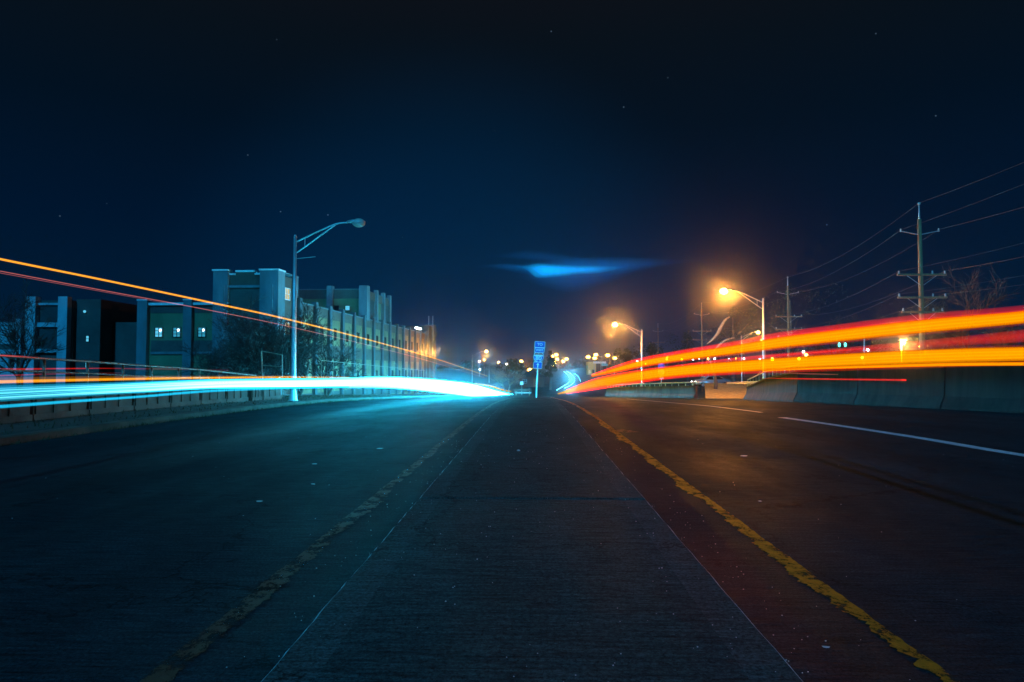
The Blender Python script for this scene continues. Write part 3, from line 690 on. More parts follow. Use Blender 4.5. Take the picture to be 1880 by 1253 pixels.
for (dx, dz, near), lb in zip([(0, -.05, 1.7), (-1.35, -2.0, 2.4), (1.35, -2.0, .4), (-1.63, -5.05, 1.2), (1.63, -5.05, .9), (-1.63, -6.7, .6), (1.63, -6.7, .5)], WL):
    pts = []
    chain = [Vector((31, 5, poles[0].z + 1.5 + near))] + poles
    for a, b in zip(chain, chain[1:]):
        L = (b - a).length
        for s in range(16):
            t = s / 16; p = a.lerp(b, t); pts.append(p + Vector((dx, -.15 if dx else 0, dz - 4 * t * (1 - t) * (L * .022))))
    pts.append(chain[-1] + Vector((dx, 0, dz)))
    tag(obj('power_line', T(pts, .0095, 4), M['wire']), lb, 'power line', 'overhead wires on the right')

# ------------------------------------------------------------------ highway sign on the median nose
def text_bm(txt, size, depth=.006):
    cu = bpy.data.curves.new('t', 'FONT'); cu.body = txt; cu.size = size; cu.align_x = 'CENTER'; cu.align_y = 'CENTER'; cu.extrude = depth; cu.offset = size * .018
    o = bpy.data.objects.new('t', cu); COL.objects.link(o); dg = bpy.context.evaluated_depsgraph_get()
    me = bpy.data.meshes.new_from_object(o.evaluated_get(dg)); bpy.data.objects.remove(o); bm = bmesh.new(); bm.from_mesh(me); bpy.data.meshes.remove(me)
    bmesh.ops.rotate(bm, verts=bm.verts, cent=(0, 0, 0), matrix=Matrix.Rotation(R(90), 3, 'X')); return bm
def shifted(bm, x, y, z):
    for v in bm.verts: v.co += Vector((x, y, z))
    return bm
def rrect(w_, h_, r_):
    out = []
    for cx, cz, a0 in ((w_/2 - r_, h_/2 - r_, 0), (-w_/2 + r_, h_/2 - r_, 90), (-w_/2 + r_, -h_/2 + r_, 180), (w_/2 - r_, -h_/2 + r_, 270)):
        for k in range(5): a = R(a0 + 22.5 * k); out.append((cx + r_ * math.cos(a), cz + r_ * math.sin(a)))
    return out
def plate(parent, w_, h_, z, txt, ts, x=0):
    bm = bmesh.new(); prism(bm, [(a + x, b + z) for a, b in rrect(w_, h_, .05)], -.02, 0)
    p_ = obj('sign_plate', bm, M['white_sign'], parent)
    bm = bmesh.new(); prism(bm, [(a + x, b + z) for a, b in rrect(w_ - .07, h_ - .07, .03)], -.026, -.019); obj('blue_field', bm, M['blue_sign'], p_)
    if txt: obj('lettering', shifted(text_bm(txt, ts), x, -.03, z), M['white_sign'], p_)
    return p_
SD = 50.5
tp = at_y(985, 722, SD)
sg = empty('highway_sign', (tp.x - .02, SD - 2.0, gz(SD - 2) + .1)); sg.rotation_euler = (0, R(2.9), 0)
tag(sg, 'blue highway sign TO WEST 80 with arrow on one post at the median end', 'road sign')
sz = (SD - 2) / F
def sh(py): return at_y(985, py, SD - 2).z - sg.location.z
obj('post', T([(0, .03, -.2), (0, .03, sh(630))], .05, 8), M['steel'], sg)
plate(sg, .76, .46, (sh(627) + sh(638.7)) / 2, 'TO', .27, .06); plate(sg, .70, .36, (sh(638.9) + sh(647.6)) / 2, 'WEST', .2, .05)
pa = plate(sg, .64, .48, (sh(664.8) + sh(677)) / 2, None, 0, -.02)
za = (sh(664.8) + sh(677)) / 2
bm = bmesh.new(); prism(bm, [(-.02 - .035, za - .17), (-.02 + .035, za - .17), (-.02 + .035, za + .02), (.09, za + .02), (-.02, za + .17), (-.13, za + .02), (-.055, za + .02)], -.034, -.027); obj('arrow', bm, M['white_sign'], pa)
zc = (sh(648) + sh(664.4)) / 2
def shield(s, lim=None):
    half = [(0, .30), (.10, .335), (.20, .345), (.29, .30), (.335, .2), (.36, .08), (.355, -.04), (.31, -.16), (.22, -.26), (.1, -.325), (0, -.36)]
    poly = [(x * s, z * s) for x, z in half] + [(-x * s, z * s) for x, z in half[-2:0:-1]]
    return poly
bm = bmesh.new(); prism(bm, [(x + .01, z + zc) for x, z in shield(1.02)], -.02, 0); shd = obj('shield', bm, M['white_sign'], sg)
inner = shield(.92)
bm = bmesh.new(); prism(bm, [(x + .01, z + zc) for x, z in inner if z < .13 ] , -.027, -.019); obj('blue_field', bm, M['blue_sign'], shd)
bm = bmesh.new(); prism(bm, [(-.305, .165 + zc), (.325, .165 + zc), (.27, .27 + zc), (.19, .315 + zc), (.1, .305 + zc), (.01, .275 + zc), (-.08, .305 + zc), (-.17, .315 + zc), (-.25, .27 + zc)], -.027, -.019); obj('red_field', bm, M['red_sign'], shd)
obj('lettering', shifted(text_bm('INTERSTATE', .075), .01, -.031, zc + .22), M['white_sign'], shd)
obj('lettering', shifted(text_bm('80', .44), .01, -.031, zc - .08), M['white_sign'], shd)
# the second route marker, seen small on the right
s2 = at_y(1214, 672, 78)
r2 = empty('route_marker', (s2.x, 78, gz(78))); tag(r2, 'small blue plate above a white shield on a post by the right barrier', 'road sign')
obj('post', T([(0, .04, -.2), (0, .04, s2.z - r2.location.z + .3)], .045, 8), M['steel'], r2)
zz = s2.z - r2.location.z
bm = bmesh.new(); prism(bm, [(a, b + zz) for a, b in rrect(.68, .62, .06)], -.02, 0); obj('sign_plate', bm, M['blue_sign'], r2)
bm = bmesh.new(); prism(bm, [(x * 1.0, z * 1.05 + zz - .75) for x, z in shield(.95)], -.02, 0); obj('shield', bm, M['white_sign'], r2)
bm = bmesh.new(); prism(bm, [(a, b + zz - 1.32) for a, b in rrect(.46, .3, .04)], -.02, 0); obj('sign_plate', bm, M['white_sign'], r2)
s3 = at_y(958, 704, 118); r3 = empty('small_sign', (s3.x, 118, gz(118))); tag(r3, 'small white road sign on a thin post left of the median end', 'road sign')
bm = bmesh.new(); prism(bm, [(a, b + s3.z - r3.location.z) for a, b in rrect(.55, .6, .05)], -.02, 0); obj('sign_plate', bm, M['white_sign'], r3); obj('post', T([(0, .04, -.2), (0, .04, s3.z - r3.location.z + .25)], .04, 6), M['steel'], r3)

# ------------------------------------------------------------------ right-hand wing wall, barrier, guardrail
ww = empty('concrete_wing_wall', (15, 38, 0)); tag(ww, 'stained concrete wing wall with jersey foot along the right shoulder', 'wall')
wl = [(16.9, 54, .1), (15.9, 47, .85), (14.9, 38.5, 1.45), (15.6, 33, 1.7), (16.7, 28, 1.9), (17.7, 24.3, 2.0), (20.0, 17, 2.15), (23, 10, 2.2)]
for i, ((xa, ya, ta), (xb, yb, tb_)) in enumerate(zip(wl, wl[1:])):
    a = Vector((xa, ya, 0)); b = Vector((xb, yb, 0)); t = (b - a).normalized(); nrm_ = Vector((t.y, -t.x, 0))
    if nrm_.x > 0: nrm_ = -nrm_
    bm = bmesh.new(); rows = []
    for p_, tp_, e_ in ((a + t * .03, ta, 0), (b - t * .03, tb_, 1)):
        g = gz(p_.y) - .15; hh = tp_ - g
        prof = [(.0, 0), (.34, 0), (.34, .24), (.14, .24 + min(.42, hh * .3)), (.06, hh - .12), (.12, hh - .11), (.12, hh), (-.22, hh), (-.3, 0)]
        rows.append([bm.verts.new((*(p_ + nrm_ * o_).xy, g + z_)) for o_, z_ in prof])
    k = len(rows[0])
    for j in range(k): bm.faces.new((rows[0][j], rows[0][(j+1) % k], rows[1][(j+1) % k], rows[1][j]))
    bm.faces.new(rows[0]); bm.faces.new(rows[1][::-1])
    for v in bm.verts: v.co -= Vector((15, 38, 0))
    obj('wall_panel', bm, M['stained'], ww)
wr = empty('sloping_railing', (16, 47, .8)); tag(wr, 'steel handrail with close bars sloping up the end of the wing wall', 'railing')
o_ = Vector((16, 47, .8)); pa_ = Vector((16.9, 54, .1)); pb_ = Vector((14.9, 38.5, 1.45))
obj('top_rail', T([pa_ + Vector((0, 0, .55)) - o_, Vector((15.9, 47, .85)) + Vector((0, 0, .5)) - o_, pb_ + Vector((0, 0, .32)) - o_], .05, 8), M['steel'], wr)
for k in range(15):
    t = k / 14; y = 54 - 15.5 * t; x = 16.9 - 2.0 * t
    bz = .1 + (y < 47) * (.75 + (47 - y) / 8.5 * .6) + (y >= 47) * ((54 - y) / 7 * .75)
    obj('baluster', T([(x - 16, y - 47, bz - .8 - .05), (x - 16, y - 47, bz - .8 + .5 - .18 * t)], .02, 5), M['steel'], wr)
bw = empty('concrete_barrier', (12, 72, gz(72))); tag(bw, 'low concrete barrier with a steel rail on stubs beyond the right lane', 'barrier')
bl = [(9.6, 88), (10.6, 82), (11.8, 76), (13.3, 70), (15.2, 63.5)]
og = Vector((12, 72, gz(72)))
rp = []
for (xa, ya), (xb, yb) in zip(bl, bl[1:]):
    a = Vector((xa, ya, gz(ya))); b = Vector((xb, yb, gz(yb))); t = (b - a).normalized(); n_ = Vector((t.y, -t.x, 0))
    if n_.x > 0: n_ = -n_
    bm = bmesh.new(); rows = []
    for p_ in (a + t * .04, b - t * .04): rows.append([bm.verts.new(p_ + n_ * q + Vector((0, 0, z_)) - og) for q, z_ in ((.25, -.3), (.25, .15), (.1, .4), (.08, 1.15), (-.12, 1.15), (-.15, -.3))])
    for j in range(6): bm.faces.new((rows[0][j], rows[0][(j+1) % 6], rows[1][(j+1) % 6], rows[1][j]))
    bm.faces.new(rows[0]); bm.faces.new(rows[1][::-1]); obj('barrier_block', bm, M['warm_concrete'], bw)
    for k in range(5):
        q = a.lerp(b, (k + .5) / 5) - og; obj('stub', T([q + Vector((0, 0, 1.14)), q + Vector((0, 0, 1.42))], .05, 6), M['steel'], bw)
    rp.append(a - og + Vector((0, 0, 1.45)))
rp.append(b - og + Vector((0, 0, 1.45)))
obj('top_rail', T(rp, .07, 8), M['steel'], bw)
gr = empty('guardrail', (19, 72, gz(72))); tag(gr, 'corrugated steel guardrail behind the orange lit patch on the right', 'guardrail')
ga = at_y(1335, 703, 74); gb = at_y(1400, 701, 68)
for dz in (0, .14): obj('rail_beam', T([ga - Vector(gr.location) - Vector((0, 0, dz)), gb - Vector(gr.location) - Vector((0, 0, dz))], .065, 8), M['steel'], gr)
for k in range(5):
    q = ga.lerp(gb, k / 4) - Vector(gr.location); obj('post', B((q.x - .06, q.x + .06, q.y + .08, q.y + .2, gz(70) - gr.location.z - .2, q.z + .1)), M['wood'], gr)
tag(obj('embankment', strip([lambda y: .2458 * y + .35, lambda y: .27 * y + .6, lambda y: .3 * y + 1, lambda y: .42 * y + 2], 56, 80, lambda x, y: .03 + 1.5 * max(0, min(1, (y - 57) / 19)) ** .8), M['lamplit_earth']), kind='structure')

# chain fence and sign frame on the left verge
fe = empty('wire_fence', (-15, 60, gz(60))); tag(fe, 'thin wire fence with a pale top rail in front of the long wall', 'fence')
fp = [at_y(590, 662, 46), at_y(650, 668, 54), at_y(710, 674, 64), at_y(780, 681, 80)]; fo = Vector(fe.location)
obj('top_rail', T([p - fo for p in fp], .022, 6), M['rust'], fe)
for a, b in zip(fp, fp[1:]):
    for k in range(3):
        q = a.lerp(b, k / 3) - fo; obj('post', T([q, (q.x, q.y, gz(q.y + 60) + .1 - fo.z)], .018, 6), M['rust'], fe)
fr = empty('sign_frame', (-15, 40, gz(40))); tag(fr, 'empty steel frame on two uprights left of the unlit street lamp', 'frame')
fo = Vector(fr.location); A = [at_y(px, py, 40) - fo for px, py in ((480, 645), (484, 700), (518, 652), (519, 700))]
obj('upright', T([A[0], (A[1].x, A[1].y, .1)], .045, 6), M['rust'], fr); obj('upright', T([A[2], (A[3].x, A[3].y, .1)], .035, 6), M['rust'], fr); obj('crossbar', T([A[0], A[2]], .03, 6), M['rust'], fr)
obj('crossbar', T([at_y(482, 671, 40) - fo, at_y(518, 674, 40) - fo], .02, 6), M['rust'], fr)

# ------------------------------------------------------------------ far roadside: shop, house, car, signals
sy = 300; sA = at_y(1079, 686, sy); sB = at_y(1113, 664, sy)
sp_ = empty('shop', (sA.x, sy, gz(sy))); tag(sp_, 'yellow lit roadside shop with white fascia beyond the curve', 'building')
zt = sB.z - gz(sy); W_ = sB.x - sA.x
obj('wall', B((0, W_ * .45, 0, 8, -.5, zt - .1)), M['orange_wall'], sp_); obj('wall', B((W_ * .45, W_, .3, 8, -.5, zt - 1.0)), M['dark'], sp_)
obj('fascia', B((W_ * .3, W_ * .98, -.6, -.01, zt - .9, zt)), M['white_sign'], sp_); obj('canopy', B((W_ * .72, W_ * 1.05, -1.6, -.61, zt - 2.0, zt - .95)), M['win_cool'], sp_)
obj('roof', B((-.3, W_ + .3, 0, 8.3, zt + .01, zt + .2)), M['dark'], sp_)
window(sp_, 'y', .5, 1.4, .6, 2.2, 0, M['win_warm'], M['dark'], 1, 2); window(sp_, 'y', 2.0, 3.0, .6, 2.2, 0, M['glass_dark'], M['dark'], 1, 2)
hA = at_y(952, 712, 165); hs = empty('house', (hA.x, 165, gz(165))); tag(hs, 'low brown house with gabled roof behind the blue highway sign', 'house')
obj('wall', B((0, 6.2, 0, 6, -.6, 2.4)), M['brick'], hs)
bm = bmesh.new(); prism(bm, [(-.4, 2.41), (6.6, 2.41), (3.1, 4.3)], -.3, 6.3); obj('roof', bm, M['dark'], hs)
window(hs, 'y', 1, 2, .9, 1.9, 0, M['glass_dark'], M['cornice'], 2, 2); obj('door', B((3.6, 4.5, -.06, -.002, -.1, 2.0)), M['wood'], hs)
bA = at_y(944, 710, 108); bb_ = empty('plank_barrier', (bA.x, 108, gz(108))); tag(bb_, 'pale plank barrier across the verge left of the sign post', 'barrier')
obj('plank', B((0, 2.7, -.05, .05, .75, 1.05)), M['warm_concrete'], bb_); obj('plank', B((.1, 2.7, -.05, .05, .35, .6)), M['concrete'], bb_)
for x in (.3, 2.4): obj('post', B((x - .06, x + .06, .051, .16, -.2, 1.1)), M['wood'], bb_)

def car(px, py, d, rz, label):
    p_ = at_y(px, py, d); r = empty('parked_car', (p_.x, d, gz(d) + .0), rz, label, 'car')
    body = [(-2.2, .35), (-2.2, .75), (-2.0, .88), (-1.2, .93), (-.6, 1.38), (.7, 1.42), (1.45, .98), (2.15, .9), (2.25, .6), (2.2, .35)]
    bm = bmesh.new(); prism(bm, body, -.85, .85); bmesh.ops.bevel(bm, geom=[e_ for e_ in bm.edges], offset=.05, segments=2, affect='EDGES'); obj('body', bm, M['car_paint'], r, True)
    bm = bmesh.new(); prism(bm, [(-1.05, .95), (-.55, 1.33), (.65, 1.36), (1.25, .99)], -.865, .865); obj('window', bm, M['glass_dark'], r)
    for x in (-1.35, 1.4):
        for y in (-.8, .8):
            bm = bmesh.new(); tube(bm, [(x, y - .1, .32), (x, y + .1, .32)], .32, 16); wl_ = obj('wheel', bm, M['tyre'], r); bm = bmesh.new(); tube(bm, [(x, y - .115, .32), (x, y + .115, .32)], .19, 12); obj('rim', bm, M['steel'], wl_)
    for y in (-.6, .6):
        bm = bmesh.new(); ellipsoid(bm, (-2.2, y, .68), (.05, .16, .08), 8, 6); obj('headlight', bm, M['white_lamp'], r)
    return r
c_ = car(1305, 690, 84, .15, 'silver car standing behind the right concrete barrier, headlights lit')
c_.location.z += 1.15
ts = at_y(1546, 632, 95); tsr = empty('traffic_signal', (ts.x + 3.0, 95, gz(95))); tag(tsr, 'traffic signal mast with green lit heads between the two orange trails', 'traffic signal')
H_ = ts.z - gz(95) + .9
obj('pole', T([(0, 0, -.3), (0, 0, H_ + .3)], [.13, .1], 8), M['steel'], tsr); obj('mast_arm', T([(0, 0, H_), (-4.0, 0, H_ + .1)], [.08, .05], 8), M['steel'], tsr)
for px in (1540, 1551):
    x = at_y(px, 632, 95).x - tsr.location.x
    hd = obj('signal_head', B((x - .2, x + .2, -.15, .1, H_ - 1.35, H_ - .05)), M['black'], tsr)
    bm = bmesh.new(); ellipsoid(bm, (x, -.16, H_ - 1.0), (.17, .05, .3), 10, 8); obj('green_lens', bm, M['green_light'], hd)
fd = at_y(1657, 630, 58); fr_ = empty('yard_light', (fd.x, 58, gz(58) + .5)); tag(fr_, 'glaring orange yard light on a short post left of the tallest utility pole', 'lamp')
zz = fd.z - fr_.location.z
obj('post', T([(0, .2, -.5), (0, .2, zz + .1)], .05, 6), M['steel'], fr_); bm = bmesh.new(); ellipsoid(bm, (0, 0, zz), (.16, .13, .13), 10, 8); obj('lamp', bm, M['sodium'], fr_); obj('hood', B((-.26, .26, -.2, .2, zz + .19, zz + .25)), M['steel'], fr_)
ld = bpy.data.lights.new('bulb_or_glint', 'POINT'); ld.energy = 2200; ld.color = (1, .42, .07); ld.shadow_soft_size = .12; lo = bpy.data.objects.new('bulb_or_glint', ld); COL.objects.link(lo); lo.parent = fr_; lo.location = (0, -.4, zz)
# small far house lights, each a globe on a post
dots = [(1170, 664), (1186, 668), (1203, 663), (1225, 656), (1224, 660), (1252, 660), (1272, 660), (1283, 659), (1300, 659), (1312, 659), (1338, 660), (1350, 658), (1366, 659), (1395, 660), (1418, 660), (1467, 659), (1475, 646), (1480, 652), (1593, 643), (1583, 657), (1690, 637), (880, 664), (881, 679), (889, 661), (935, 683), (930, 669)]
names_ = ['white', 'cool white', 'amber', 'bluish', 'pale']
bpm = bmesh.new(); ellipsoid(bpm, (0, 0, 3), (.3, .3, .3), 10, 8); gl0 = None
for i, (px, py) in enumerate(dots):
    d = 230 if px < 1400 else 150
    if px < 960: d = 260
    q = at_y(px, py, d)
    r = empty('globe_light', (q.x, d, q.z - 3.0), 0, None, 'lamp', 'small lights along the far roadside')
    r['label'] = 'small far roadside light dot ' + ['left of the blue route marker', 'under the kerb lamp arm', 'close left of the route marker', 'upper one above the blue route marker', 'lower one above the blue route marker', 'first one right of the route marker', 'over the silver car roof', 'second one right of the route marker', 'third one right of the route marker', 'below the pale curved limbs', 'left of the thin lamp post', 'touching the thin lamp post', 'just right of the thin lamp post', 'left of the tallest lamp pole', 'right of the tallest lamp pole', 'low one before the green signals', 'upper one before the green signals', 'middle one before the green signals', 'white square one right of the green signals', 'below the white square light', 'at the foot of the tallest utility pole', 'above the low amber line end on the left', 'below the low amber line end on the left', 'beside the second lamp on the left', 'in the pink bare tree', 'above the pink bare tree'][i]
    if gl0 is None:
        gl0 = obj('globe', bpm, M['white_lamp'], r, True); po0 = obj('post', T([(0, 0, 2.72), (0, 0, -3)], .06, 6), M['steel'], r)
    else:
        for g0 in (gl0, po0):
            g_ = g0.copy(); COL.objects.link(g_); g_.parent = r
        if i % 3 == 2:
            gg = [c for c in r.children if c.name.startswith('globe')][0]; gg.data = gg.data.copy(); gg.data.materials[0] = M['sodium_far']

# ------------------------------------------------------------------ light trails: long glowing bodies of light above the lanes
def ribbon(name, pts, mat_, parent, b=.05, n=12, sub=8):
    """pts: (px, py, X, half height in px, glow[, Y]); X = metres right of the median at that point"""
    ctl = []
    for q in pts:
        px, py, X, hp, gl = q[:5]
        p_ = at_y(px, py, q[5]) if len(q) > 5 else at_x(px, py, X)
        ctl.append([p_.x, p_.y, p_.z, hp * p_.y / F, gl])
    if pts[0][0] < 0 or pts[0][0] > 1880:      # the light runs on past the camera, fading
        x, y, z, h, g = ctl[0]
        ctl = [[x, -9, z, h, g * .12], [x, min(-2, y - 6), z, h, g * .2], [x, y * .55, z, h, g * .4]] + ctl
    c = catmull(ctl, sub); bm = bmesh.new(); lay = bm.verts.layers.float.new('glow'); rings = []
    for i, (x, y, z, h, g) in enumerate(c):
        t = Vector(c[min(i+1, len(c)-1)][:3]) - Vector(c[max(i-1, 0)][:3]); t.z = 0; t.normalize(); s = Vector((t.y, -t.x, 0))
        h = max(h, .004); bb = min(b, max(h, .012)); ring = []
        for k in range(n):
            a = 2 * math.pi * k / n
            v = bm.verts.new(Vector((x, y, z)) + s * math.cos(a) * bb + Vector((0, 0, math.sin(a) * h))); v[lay] = max(g, 0) * (1 - .75 * abs(math.sin(a)) ** 3); ring.append(v)
        rings.append(ring)
    for r0, r1 in zip(rings, rings[1:]):
        for k in range(n): bm.faces.new((r0[k], r0[(k+1) % n], r1[(k+1) % n], r1[k]))
    bm.faces.new(rings[0][::-1]); bm.faces.new(rings[-1])
    return obj(name, bm, mat_, parent, True)
def trail(label, group=None): return empty('light_trail', (0, 0, 0), 0, label, 'light trail', group)
CY = emit_mat('headlight_trail_light', (.02, .53, .8), 1.6, attr=True, through=(.2, .6, .7))
WH = emit_mat('bright_strand_light', (.22, .9, 1.0), 1.0, attr=True)
AM = emit_mat('amber_trail_light', (1, .36, .005), .6, attr=True)
OR = emit_mat('orange_tail_trail_light', (1, .365, .0), .66, attr=True, through=(.75, .45, .06))
YE = emit_mat('yellow_strand_light', (1, .42, .005), .22, attr=True)
RD = emit_mat('red_trail_light', (1, .02, .012), .32, attr=True)
PK = emit_mat('pink_trail_light', (1, .22, .17), .4, attr=True)
VRED = glow_volume('red_trail_glow', (1, .012, .003), 1.6)
VCY = glow_volume('cyan_trail_glow', (.0, .3, .5), 1.0)
GL, GR = 'light trails of oncoming traffic', 'light trails of departing traffic'
X = -7.5
ht = trail('broad white and cyan headlight trail sweeping over the left lanes', GL)
band = [(-200, 734, X, 20, .24), (0, 723, X, 15.5, .26), (130, 717, X, 13, .32), (260, 711.5, X, 10.8, .7), (400, 705.5, X, 8.8, 3), (540, 704.3, X, 8.6, 9), (620, 703.5, X, 8.6, 20), (700, 702.4, X, 10, 34), (760, 705.3, X, 11, 46), (825, 711.5, X, 12, 58), (871, 717.5, -7.0, 11.5, 62), (918, 724.8, -5.3, 5.8, 50), (942, 727, -3.3, 2.6, 16)]
ribbon('bright_band', band, CY, ht, .12)
for off, hp, g_ in ((-9.5, .9, .5), (-6, 1.1, 1), (-3.2, .7, .5), (-.5, 1.6, 1), (3.5, .8, .6), (7.5, 1.8, 1), (10.5, .8, .6)):
    ribbon('bright_strand', [(-200, 734 + off * 1.3, X + .13, hp * 1.3, .3 * g_), (0, 723 + off, X + .13, hp, .38 * g_), (130, 717 + off * .85, X + .13, hp * .9, .5 * g_), (260, 711.5 + off * .7, X + .13, hp * .9, 1.3 * g_), (400, 705.5 + off * .55, X + .13, hp, 2.2 * g_), (540, 704.3 + off * .5, X + .13, hp, 3 * g_), (620, 703.5 + off * .45, X + .13, hp * .8, 2.5 * g_), (700, 702.4 + off * .3, X + .13, hp * .4, .6)], WH, ht, .02)
lc = trail('thin cyan trail running just under the broad white one on the left', GL)
ribbon('strand', [(-420, 779, X + .4, 6, .25), (-150, 758, X + .4, 4.6, .3), (0, 747, X + .4, 3.6, .36), (130, 737.5, X + .4, 3, .4), (260, 728.5, X + .4, 2.5, .42), (400, 717.5, X + .4, 2.4, .42), (540, 713, X + .4, 1.6, .5), (640, 711, X + .4, 1, .6)], CY, lc, .04)
am = trail('amber trail resting along the top edge of the broad white one', GL)
ribbon('strand', [(-420, 716, X - .2, 6, .7), (-150, 706, X - .2, 4.5, .8), (0, 701.5, X - .2, 3.4, .9), (130, 698.5, X - .2, 2.8, .9), (260, 696, X - .2, 2.4, .9), (400, 694, X - .2, 2, .8), (540, 693, X - .2, 1.8, .7), (640, 693, X - .2, 1.2, .4)], AM, am, .03)
ribbon('faint_strand', [(-420, 706, X - .3, 8, .1), (0, 697, X - .3, 4.5, .12), (260, 693.5, X - .3, 3, .13), (540, 691.6, X - .3, 1.6, .15)], AM, am, .03)
fa = trail('short amber trail where the broad white one narrows before the sign', GL)
ribbon('strand', [(872, 704.5, -7.6, 1.6, .5), (900, 709, -7.0, 2.0, .7), (925, 716.5, -5.4, 1.6, .8), (955, 723, -2.6, 1.2, .6)], AM, fa, .06)
hi = trail('high straight amber trail descending from the upper left edge', GL)
ribbon('strand', [(-300, 413, -6, 3.0, 1.2), (0, 476, -6, 2.3, 1.2), (200, 516.5, -6, 2.0, 1.2), (385, 555.5, -6, 1.8, 1.2), (540, 589.5, -6, 1.6, 1.1), (700, 630.5, -6, 1.4, .9), (800, 659, -6, 1.2, .7), (860, 679, -6, 1.0, .55), (895, 691, -6, .9, .4)], AM, hi, .02)
pk = trail('thin paired pink trail just below the high amber one', GL)
ribbon('strand', [(-300, 441, -6, .8, .7), (0, 498, -6, .8, .75), (200, 535.5, -6, .75, .75), (385, 570, -6, .7, .75), (540, 602, -6, .65, .7), (700, 640, -6, .6, .6), (800, 667, -6, .55, .5), (890, 694, -6, .5, .3)], PK, pk, .01)
ribbon('strand', [(-300, 446, -6.05, .6, .45), (0, 501.5, -6.05, .6, .45), (200, 538, -6.05, .5, .4), (300, 556, -6.05, .5, .2)], PK, pk, .01)
for pts, lb in (([(-200, 678, -15.5, 2, .9), (0, 678.3, -15.5, 1.6, .9), (144, 677, -15.5, 1.2, .7), (224, 677, -15.5, .9, .4), (420, 680, -15.5, .6, .15)], 'upper red trail seen through the left railing'), ([(-200, 693, -15.2, 1.8, .7), (0, 690, -15.2, 1.3, .6), (100, 687, -15.2, .9, .35), (230, 685, -15.2, .5, .1)], 'lower red trail seen through the left railing'), ([(-200, 648, -13.0, 2, .8), (0, 653, -13.0, 1.6, .8), (70, 657.5, -13.0, .9, .3), (110, 660.5, -13, .4, .1)], 'short red trail lying along the top of the left railing')):
    t_ = trail(lb, 'red trails behind the left railing'); ribbon('strand', pts, RD, t_, .03)
# right
up = trail('upper orange tail light trail with red upper edge at the right', GR)
XR = 4.7
ub = [(1990, 565, XR, 13.5, .95), (1880, 582.5, XR, 11.5, 1.05), (1700, 599, XR, 12, 1.05), (1550, 615.5, XR, 11, 1.05), (1420, 631, XR, 10, 1.05), (1361, 640.5, XR, 8.5, 1.05), (1250, 656, XR, 6.8, 1.05), (1180, 667.5, XR, 5.7, 1.05), (1140, 677, XR + .1, 4.6, 1.0), (1087, 690.5, XR + .5, 1.6, .8)]
ribbon('orange_band', ub, OR, up, .05)
ribbon('red_edge', [(q[0], q[1] - q[3] * 1.0, q[2] + .02, q[3] * .95, 1) for q in ub], VRED, up, .08)
ribbon('red_edge', [(q[0], q[1] - q[3] * .9, q[2] + .14, q[3] * .32, .55) for q in ub], RD, up, .03)
ribbon('red_edge', [(q[0], q[1] + q[3] * 1.0, q[2] + .05, q[3] * .35, 1) for q in ub], VRED, up, .06)
for off, hp in ((-.45, .09), (.05, .12), (.5, .08)):
    ribbon('yellow_strand', [(q[0], q[1] + q[3] * off, q[2] - .06, q[3] * hp, .5) for q in ub], YE, up, .02)
lw = trail('broad lower orange tail light trail running from the median end to the right edge', GR)
lb_ = [(1990, 646, XR - .3, 14.5, 1.05), (1880, 650, XR - .3, 13, 1.1), (1760, 653, XR - .3, 13, 1.1), (1627, 658, XR - .3, 12.5, 1.1), (1484, 665, XR - .3, 11, 1.1), (1361, 673, XR - .3, 10.5, 1.1), (1248, 681.5, XR - .3, 9.2, 1.1), (1179, 690, XR - .3, 9, 1.1), (1119, 700, XR + .1, 8.6, 1.1), (1087, 706.5, XR + .5, 7.4, 1.1), (1061, 713.5, XR + .8, 5, 1.1), (1040, 719.5, XR + .6, 3, 1.0), (1024, 723.5, XR + .0, 1.2, .8)]
ribbon('orange_band', lb_, OR, lw, .05)
ribbon('orange_strand', [(1990, 667.6, XR - .2, 4.2, 1), (1880, 668.5, XR - .2, 3.4, 1.05), (1760, 669.5, XR - .2, 3.2, 1.05), (1627, 672.8, XR - .2, 2.6, 1.05), (1484, 677.2, XR - .2, 2.0, 1), (1400, 681.5, XR - .2, 1.2, .8)], OR, lw, .03)
ribbon('red_edge', [(q[0], q[1] + q[3] * (1.25 if q[0] > 1400 else 1.0), q[2] + .04, q[3] * .45, 1) for q in lb_[:-1]], VRED, lw, .09)
ribbon('red_edge', [(q[0], q[1] - q[3] * .9, q[2] + .03, q[3] * .4, 1) for q in lb_[1:-1]], VRED, lw, .07)
for off, hp in ((-.7, .05), (-.35, .1), (.1, .07), (.55, .09)):
    ribbon('yellow_strand', [(q[0], q[1] + q[3] * off, q[2] - .06, q[3] * hp, .5) for q in lb_], YE, lw, .02)
md = trail('middle red and orange trail between the two orange ones', GR)
mb = [(1990, 605, XR + .6, 14, .3), (1880, 617, XR + .6, 12, .3), (1760, 627, XR + .6, 9, .35), (1627, 637.5, XR + .6, 6.5, .6), (1484, 648.5, XR + .6, 4.5, 1), (1340, 660, XR + .6, 2.6, 1), (1240, 672, XR + .6, 1.4, .8)]
ribbon('red_band', mb, VRED, md, .1)
ribbon('red_strand', [(q[0], q[1], q[2] + .1, q[3] * .4, (.12 if q[0] > 1600 else .9)) for q in mb], RD, md, .03)
